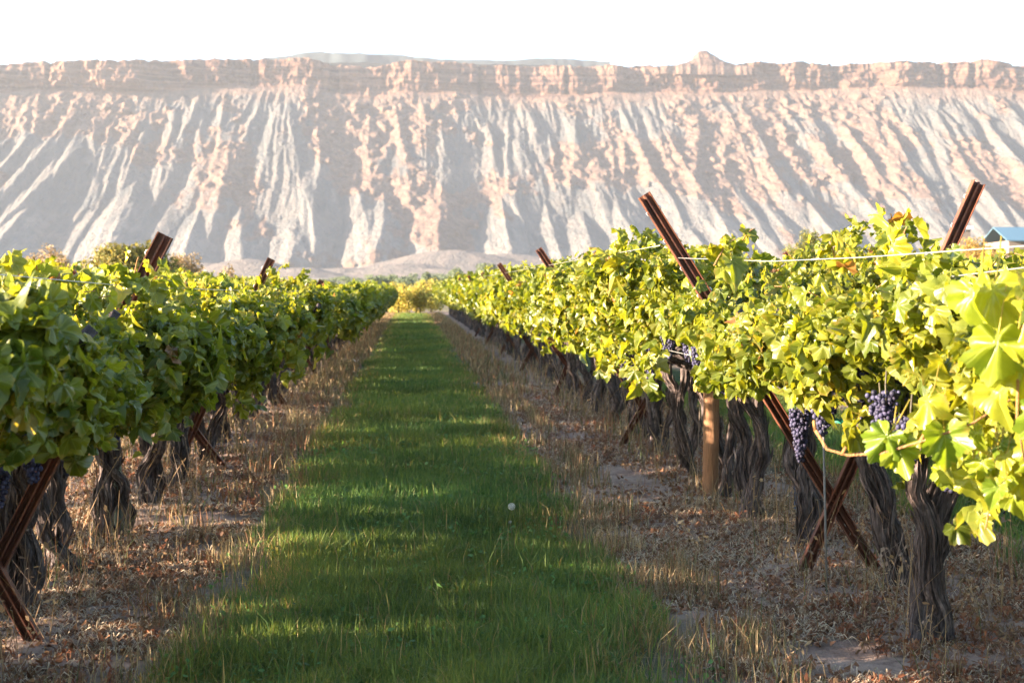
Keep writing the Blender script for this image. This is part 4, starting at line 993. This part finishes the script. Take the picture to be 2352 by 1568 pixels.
def make_litter():
    rng = np.random.default_rng(12); g = Geo()
    for x0, x1, ya, yb_, dens in ((-3.0, -1.0, 4.2, 10, 5200), (-3.0, -1.0, 10, 22, 1600), (1.1, 3.6, 4.2, 10, 5200), (1.1, 3.6, 10, 22, 1700), (1.1, 3.4, 22, 45, 60), (-3.0, -1.0, 22, 45, 60)):
        n = int((x1 - x0) * (yb_ - ya) * dens); x = rng.uniform(x0, x1, n); y = rng.uniform(ya, yb_, n)
        kp = vn(x * 1.8, y * 1.8, 3) * .6 + vn(x * 6, y * 6, 4) * .4 > rng.uniform(.25, .7, n); x, y = x[kp], y[kp]; n = len(x)
        z = gz(x, y) + .012 + rng.uniform(0, .012, n); a = rng.uniform(0, 6.28, n); kind = rng.random(n)
        L = np.where(kind < .6, rng.uniform(.02, .09, n), rng.uniform(.015, .045, n)); W = np.where(kind < .6, .0018, L * .4); tl = rng.normal(0, .25, n)
        D = np.stack([np.cos(a), np.sin(a), tl], 1) * L[:, None]; Wd = np.stack([-np.sin(a), np.cos(a), rng.normal(0, .5, n)], 1) * W[:, None]
        P = np.stack([x, y, z], 1); bend = np.stack([0 * x, 0 * x, rng.uniform(.1, .5, n) * L], 1)
        V = np.stack([P - D * .5 - Wd * .4, P - D * .5 + Wd * .4, P + Wd + bend, P - Wd + bend, P + D * .5], 1).reshape(-1, 3); o = np.arange(n)[:, None] * 5
        c = np.where((kind < .6)[:, None], np.array([[.56, .46, .35]]), np.array([[.26, .13, .075]])) * rng.uniform(.5, 1.4, (n, 1))
        g.add(V, [o + np.array([[0, 1, 2, 3]]), o + np.array([[3, 2, 4]])], np.repeat(c, 5, 0))
    tag(g.obj('leaf_litter', M_STRAW, smooth=False), 'straw bits and fallen dead leaves littering the bare soil under the vines', 'litter', kind='stuff')
    # low reddish-brown dried weeds and tall dead stalks
    g = Geo()
    def weed(x, y, h, k, c, leafy=True):
        z = float(gz(x, y))
        for _ in range(k):
            a = rng.uniform(0, 6.28); l = rng.uniform(.1, .6) * h; t = np.linspace(0, 1, 4)
            P = np.stack([x + math.cos(a) * l * t, y + math.sin(a) * l * t, z + h * rng.uniform(.6, 1.) * t * (1 - .25 * t)], 1)
            s = np.array([-math.sin(a), math.cos(a), 0]) * .0016 * (1 if y < 9 else 1.8)
            V = np.stack([P - s, P + s], 1).reshape(-1, 3); g.add(V, grid_faces(4, 2), np.array(c) * rng.uniform(.7, 1.2))
            if leafy:
                m = 5; q = P[rng.integers(1, 4, m)] + rng.normal(0, .008, (m, 3)); hh = min(h, .09); d = rng.normal(0, 1, (m, 3)) * hh * .11; e = rng.normal(0, 1, (m, 3)) * hh * .05
                V = np.stack([q, q + d + e, q + d * 1.6, q + d - e], 1).reshape(-1, 3); g.add(V, (np.arange(m)[:, None] * 4 + np.arange(4)[None]), np.array(c) * rng.uniform(.7, 1.5))
    for _ in range(5200):
        sd_ = rng.random() < .5; y = 4.6 + rng.random() ** 1.6 * 16; x = rng.uniform(-2.6, -1.05) if sd_ else rng.uniform(1.3, 3.3)
        if vn(x * 1.3, y * 1.3, 66) < .36: continue
        weed(x, y, rng.uniform(.04, .12), rng.integers(2, 5), [(.26, .105, .06), (.24, .15, .09), (.19, .11, .08)][rng.integers(0, 3)])
    for _ in range(650):                                                          # knee-high dead stalks under the vines
        sd_ = rng.random() < .5; y = 5.2 + rng.random() ** 1.3 * 22; x = (-1.84 if sd_ else 2.28) + rng.normal(0, .28)
        weed(x, y, rng.uniform(.15, .5) if rng.random() < .6 else rng.uniform(.5, .9), rng.integers(1, 4), [(.36, .24, .14), (.26, .20, .17)][rng.integers(0, 2)], rng.random() < .6)
    for x, y, h in ((2.1, 8.9, .22), (2.15, 8.85, .5), (2.35, 8.7, .3), (1.62, 7.9, .22), (1.66, 8.05, .30), (2.02, 7.6, .25), (2.15, 6.2, .42), (2.62, 6.15, .36), (2.58, 6.3, .30), (2.2, 5.9, .18), (1.5, 5.5, .16), (-1.6, 5.9, .3), (-1.5, 9.5, .3)):
        weed(x, y, h, 5, (.46, .32, .19))
    tag(g.obj('dry_weeds', M_STRAW, smooth=False), 'reddish brown dried weeds and dead stalks under the vine rows', 'dry weeds', kind='stuff')
make_litter()

# ------------------------------------------------------------------ trees, bushes and the barn beyond
def leaf_cloud(g, rng, blobs, n, s, cols, flat=.0):
    """many small leaf-sized faces through the volume of several uneven clumps"""
    wts = np.array([b[3] ** 2 * b[4] for b in blobs]); wts = wts / wts.sum(); k = rng.choice(len(blobs), n, p=wts); B = np.array(blobs)[k]
    d = unit(rng.normal(0, 1, (n, 3))); r = rng.random(n) ** .42
    r = r * (1 + .28 * fbm(d[:, 0] * 2.2 + B[:, 0], d[:, 2] * 2.2 + d[:, 1] * 2 + B[:, 1], 3, 3))
    P = B[:, :3] + d * r[:, None] * np.stack([B[:, 3], B[:, 3], B[:, 4]], 1)
    N = unit(d * .7 + rng.normal(0, .7, (n, 3)) + np.array([0, 0, .3])); a = unit(np.cross(N, rng.normal(0, 1, (n, 3)))); b = np.cross(N, a)
    ss = s * rng.uniform(.6, 1.4, (n, 1)); V = np.stack([P - a * ss, P + b * ss * .5, P + a * ss, P - b * ss * .5], 1).reshape(-1, 3)
    c = np.array(cols)[rng.integers(0, len(cols), n)] * rng.uniform(.7, 1.3, (n, 1))
    g.add(V, np.arange(n)[:, None] * 4 + np.arange(4)[None], np.repeat(c, 4, 0))
def tree(name, label, cat, x, y, blobs, n, s, cols, trunk_h, trunk_r, group=None, limbs=5, seed=0):
    rng = np.random.default_rng(seed); z = float(gz(x, y)); root = empty(name, (x, y, z), label, cat, group)
    g = Geo(); t = np.linspace(0, 1, 10)
    tube(g, np.stack([.1 * trunk_r * np.sin(t * 5), 0 * t, -.2 + (trunk_h + .2) * t], 1), trunk_r * (1.3 - .8 * t), 10, (1, 1, 1), .2, seed, 2, 3)
    for k in range(min(limbs, len(blobs))):
        b = blobs[k]; tube(g, [(0, 0, trunk_h * .6), (b[0] * .5, b[1] * .5, (trunk_h * .6 + b[2]) * .55), (b[0], b[1], b[2])], [trunk_r * .55, trunk_r * .35, trunk_r * .12], 6, (1, 1, 1), .1)
    g.obj('trunk', M_TREEBARK, root); g = Geo(); leaf_cloud(g, rng, blobs, n, s, cols); g.obj('crown', M_TREELEAF, root, smooth=False)
    return root
OLIVE = [(.22, .19, .045), (.28, .22, .05), (.15, .15, .035)]; TAN = [(.32, .22, .13), (.38, .28, .17), (.26, .18, .10)]; GREY = [(.14, .18, .11), (.18, .21, .13), (.12, .15, .10)]; YEL = [(.42, .36, .07), (.48, .36, .10), (.32, .30, .07)]  # GREY is lightened: distance haze put into the leaf colour
x0, Y0 = at(285, 650, 62)[0], 62.
rb = np.random.default_rng(3)
tree('olive_bush', 'large rounded olive green bush behind the left row below the shaded cliff', 'bush', x0, Y0,
     [(-1.9, 0, 1.5, .9, .9), (-1.0, .3, 2.0, 1.0, 1.0), (0., 0, 2.3, 1.15, 1.15), (1.0, .2, 2.3, 1.0, 1.1), (1.8, 0, 1.9, .9, 1.1), (.3, -.5, 1.6, 1.2, 1.2), (-1.3, -.4, 1.2, 1.0, .9), (.8, -.3, 1.2, 1.2, 1.), (2.1, .2, 1.3, .7, .8), (-.4, 0, 2.8, .9, .7), (.9, 0, 2.9, .7, .6)], 24000, .085, OLIVE, 1.4, .16, seed=3)
for k, (px, Y, hh, lab) in enumerate(((60, 55, 2.0, 'dry tan brush at the far left, in front of the shaded slope'), (150, 60, 2.4, 'dry tan brush between the left picture edge and the olive bush'), (440, 64, 2.3, 'dry tan brush touching the right side of the olive bush'), (500, 66, 1.7, 'low dry brush halfway between the olive bush and the second left post top'))):
    x_ = at(px, 640, Y)[0]; bl = [(rb.normal(0, .7), rb.normal(0, .3), hh * rb.uniform(.3, .8), .45, .75) for _ in range(7)]
    hh *= 1.35; bl = [(b[0], b[1], b[2] * 1.35, b[3] * 1.1, b[4] * 1.25) for b in bl]
    tree('dry_brush', lab, 'brush', x_, Y, bl, 6500, .06, TAN, hh * .5, .05, 'dry brush around the olive bush', seed=20 + k)
# cone-shaped tree right, small orange tree, barn
p = at(1850, 560, 110); 
tree('conifer', 'yellow green conifer rising behind the dip in the right row', 'tree', p[0], 110, [(rb.normal(0, .75 * (1 - h_ / 8.5) + .15), rb.normal(0, .3), h_, .9 * (1.15 - h_ / 8.5), .8) for h_ in np.linspace(1.5, 5.6, 26)], 9000, .10, [(.20, .20, .04), (.26, .22, .05), (.10, .13, .04)], 5, .16, seed=8)
p = at(2262, 545, 95); tree('small_tree', 'small orange leaved tree behind the rightmost post top', 'tree', p[0], 95, [(rb.normal(0, .8), rb.normal(0, .5), rb.uniform(2.5, 4.4), .9, .8) for _ in range(9)], 4500, .09, [(.42, .24, .06), (.36, .26, .08), (.3, .22, .06)], 2.4, .12, seed=9)
def barn():
    p = at(2330, 530, 190); z0 = float(gz(p[0], 190)); top = p[2] + .35; root = empty('barn', (p[0] + 5, 190, z0), 'barn with a blue grey roof at the right picture edge under the cliffs', 'barn')
    H = top - z0; g = Geo(); box(g, (0, 0, (H - 1.9) / 2), (15, 8, H - 1.9)); g.obj('wall', M_WALL, root, smooth=False)
    g = Geo(); V = [(-8, -4.6, H - 2.0), (8, -4.6, H - 2.0), (8, 4.6, H - 2.0), (-8, 4.6, H - 2.0), (-8, 0, H), (8, 0, H), (-8, -4.6, H - 1.85), (8, -4.6, H - 1.85), (8, 4.6, H - 1.85), (-8, 4.6, H - 1.85), (-8, 0, H + .15), (8, 0, H + .15)]
    g.add(V, [np.array([[6, 7, 11, 10], [10, 11, 8, 9], [0, 4, 5, 1], [4, 3, 2, 5], [0, 1, 7, 6], [2, 3, 9, 8]]), np.array([[0, 6, 10], [0, 10, 4], [4, 10, 9], [4, 9, 3], [1, 5, 11], [1, 11, 7], [5, 2, 8], [5, 8, 11]])]); g.obj('roof', M_ROOF, root, smooth=False)
    for k in (-4, 0, 4):
        g = Geo(); box(g, (k, -4.03, H * .45), (1.3, .12, 1.2)); g.obj('window', M_BLACK, root, smooth=False)
    p = at(2212, 524, 180); zz = float(gz(p[0], 180)); g = Geo(); root = empty('shed', (p[0], 180, zz), 'small shed with a bright white roof behind the rightmost post top', 'shed')
    box(g, (0, 0, (p[2] - zz - .2) / 2), (1.4, 1.4, p[2] - zz - .2)); g.obj('wall', M_WALL, root, smooth=False); g = Geo(); box(g, (0, 0, p[2] - zz), (2.0, 2.0, .42)); g.obj('roof', M_WHITE, root, smooth=False)
barn()
# brush closing the far end of the alley and the hazy trees in the valley
for k, (px, Y, hh, cols) in enumerate(((915, 88, 1.6, YEL), (940, 91, 2.0, YEL), (965, 89, 1.7, YEL), (990, 92, 2.1, YEL), (893, 92, 1.8, OLIVE))):
    x_ = at(px, 690, Y)[0]; bl = [(rb.normal(0, .6), rb.normal(0, .5), hh * rb.uniform(.15, .85), .5, .5) for _ in range(9)]
    tree('yellow_shrub', f'{ORD[k]} sunlit yellow shrub from the left closing the far end of the alley' if k < 4 else 'olive shrub left of the yellow shrubs at the end of the alley', 'shrub', x_, Y, bl, 2400, .08, cols, hh * .4, .05, 'shrubs at the end of the alley', seed=60 + k)
VT = ((868, 330, 6, 8), (895, 420, 7, 8), (915, 300, 5, 6), (935, 500, 8, 9), (963, 360, 6, 7), (985, 300, 7, 4), (1003, 520, 9, 10), (1025, 380, 7, 9), (1050, 300, 8, 6), (1078, 420, 8, 10), (1108, 330, 10, 6), (1122, 380, 11, 8), (1160, 450, 8, 10),
                                     (840, 500, 7, 10), (800, 450, 6, 10), (760, 520, 6, 10), (700, 480, 6, 10), (1260, 400, 7, 9), (1330, 420, 7, 9), (560, 500, 6, 10))
vorder = {v[0]: i_ for i_, v in enumerate(sorted(VT))}
for k, (px, Y, hh, ww) in enumerate(VT):
    x_ = at(px, 680, Y)[0]; hh *= .72; bl = [(rb.normal(0, ww * .22), rb.normal(0, 1.), hh * rb.uniform(.4, .85), ww * .22, hh * .2) for _ in range(7)]
    tree('valley_tree', f'hazy grey green valley tree, {ORD[vorder[px]]} from the left under the cliffs', 'tree', x_, Y, bl, 1500, .30, GREY, hh * .5, .25, 'hazy trees in the valley', seed=90 + k)
for k, (px, Y, ww, lab) in enumerate(((1015, 450, 9, 'low pale farm building far off above the end of the alley'), (955, 520, 7, 'small pale outbuilding left of the low farm building far off'))):
    x_, _, zt = at(px, 664, Y); zz = float(gz(x_, Y)); H = max(2.6, zt - zz); root = empty('farm_building', (x_, Y, zz), lab, 'building'); g = Geo(); box(g, (0, 0, H * .35), (ww, 5, H * .7)); g.obj('wall', M_WHITE, root, smooth=False)
    g = Geo(); a_, b_ = ww / 2 + .3, 2.9; V = [(-a_, -b_, H * .68), (a_, -b_, H * .68), (a_, b_, H * .68), (-a_, b_, H * .68), (-a_, 0, H), (a_, 0, H)]
    g.add(V, [np.array([[0, 1, 5, 4], [2, 3, 4, 5]]), np.array([[0, 4, 3], [1, 2, 5]])]); g.obj('roof', M_WALL, root, smooth=False)

# ------------------------------------------------------------------ haze
def haze():
    g = Geo(); lo = np.array([-1560, -440, -4.]); hi = np.array([1760, 3400, 640.]); c = (lo + hi) / 2; box(g, c, hi - lo)
    m = bpy.data.materials.new('haze_air'); m.use_nodes = True; t = m.node_tree; t.nodes.clear(); out = t.nodes.new('ShaderNodeOutputMaterial')
    v = t.nodes.new('ShaderNodeVolumePrincipled'); v.inputs['Density'].default_value = HAZE; v.inputs['Color'].default_value = (.78, .87, .97, 1); v.inputs['Anisotropy'].default_value = .1
    t.links.new(v.outputs[0], out.inputs['Volume']); o = g.obj('haze', m, smooth=False); tag(o, kind='stuff')
HAZE = .00009
if HAZE > 0: haze()
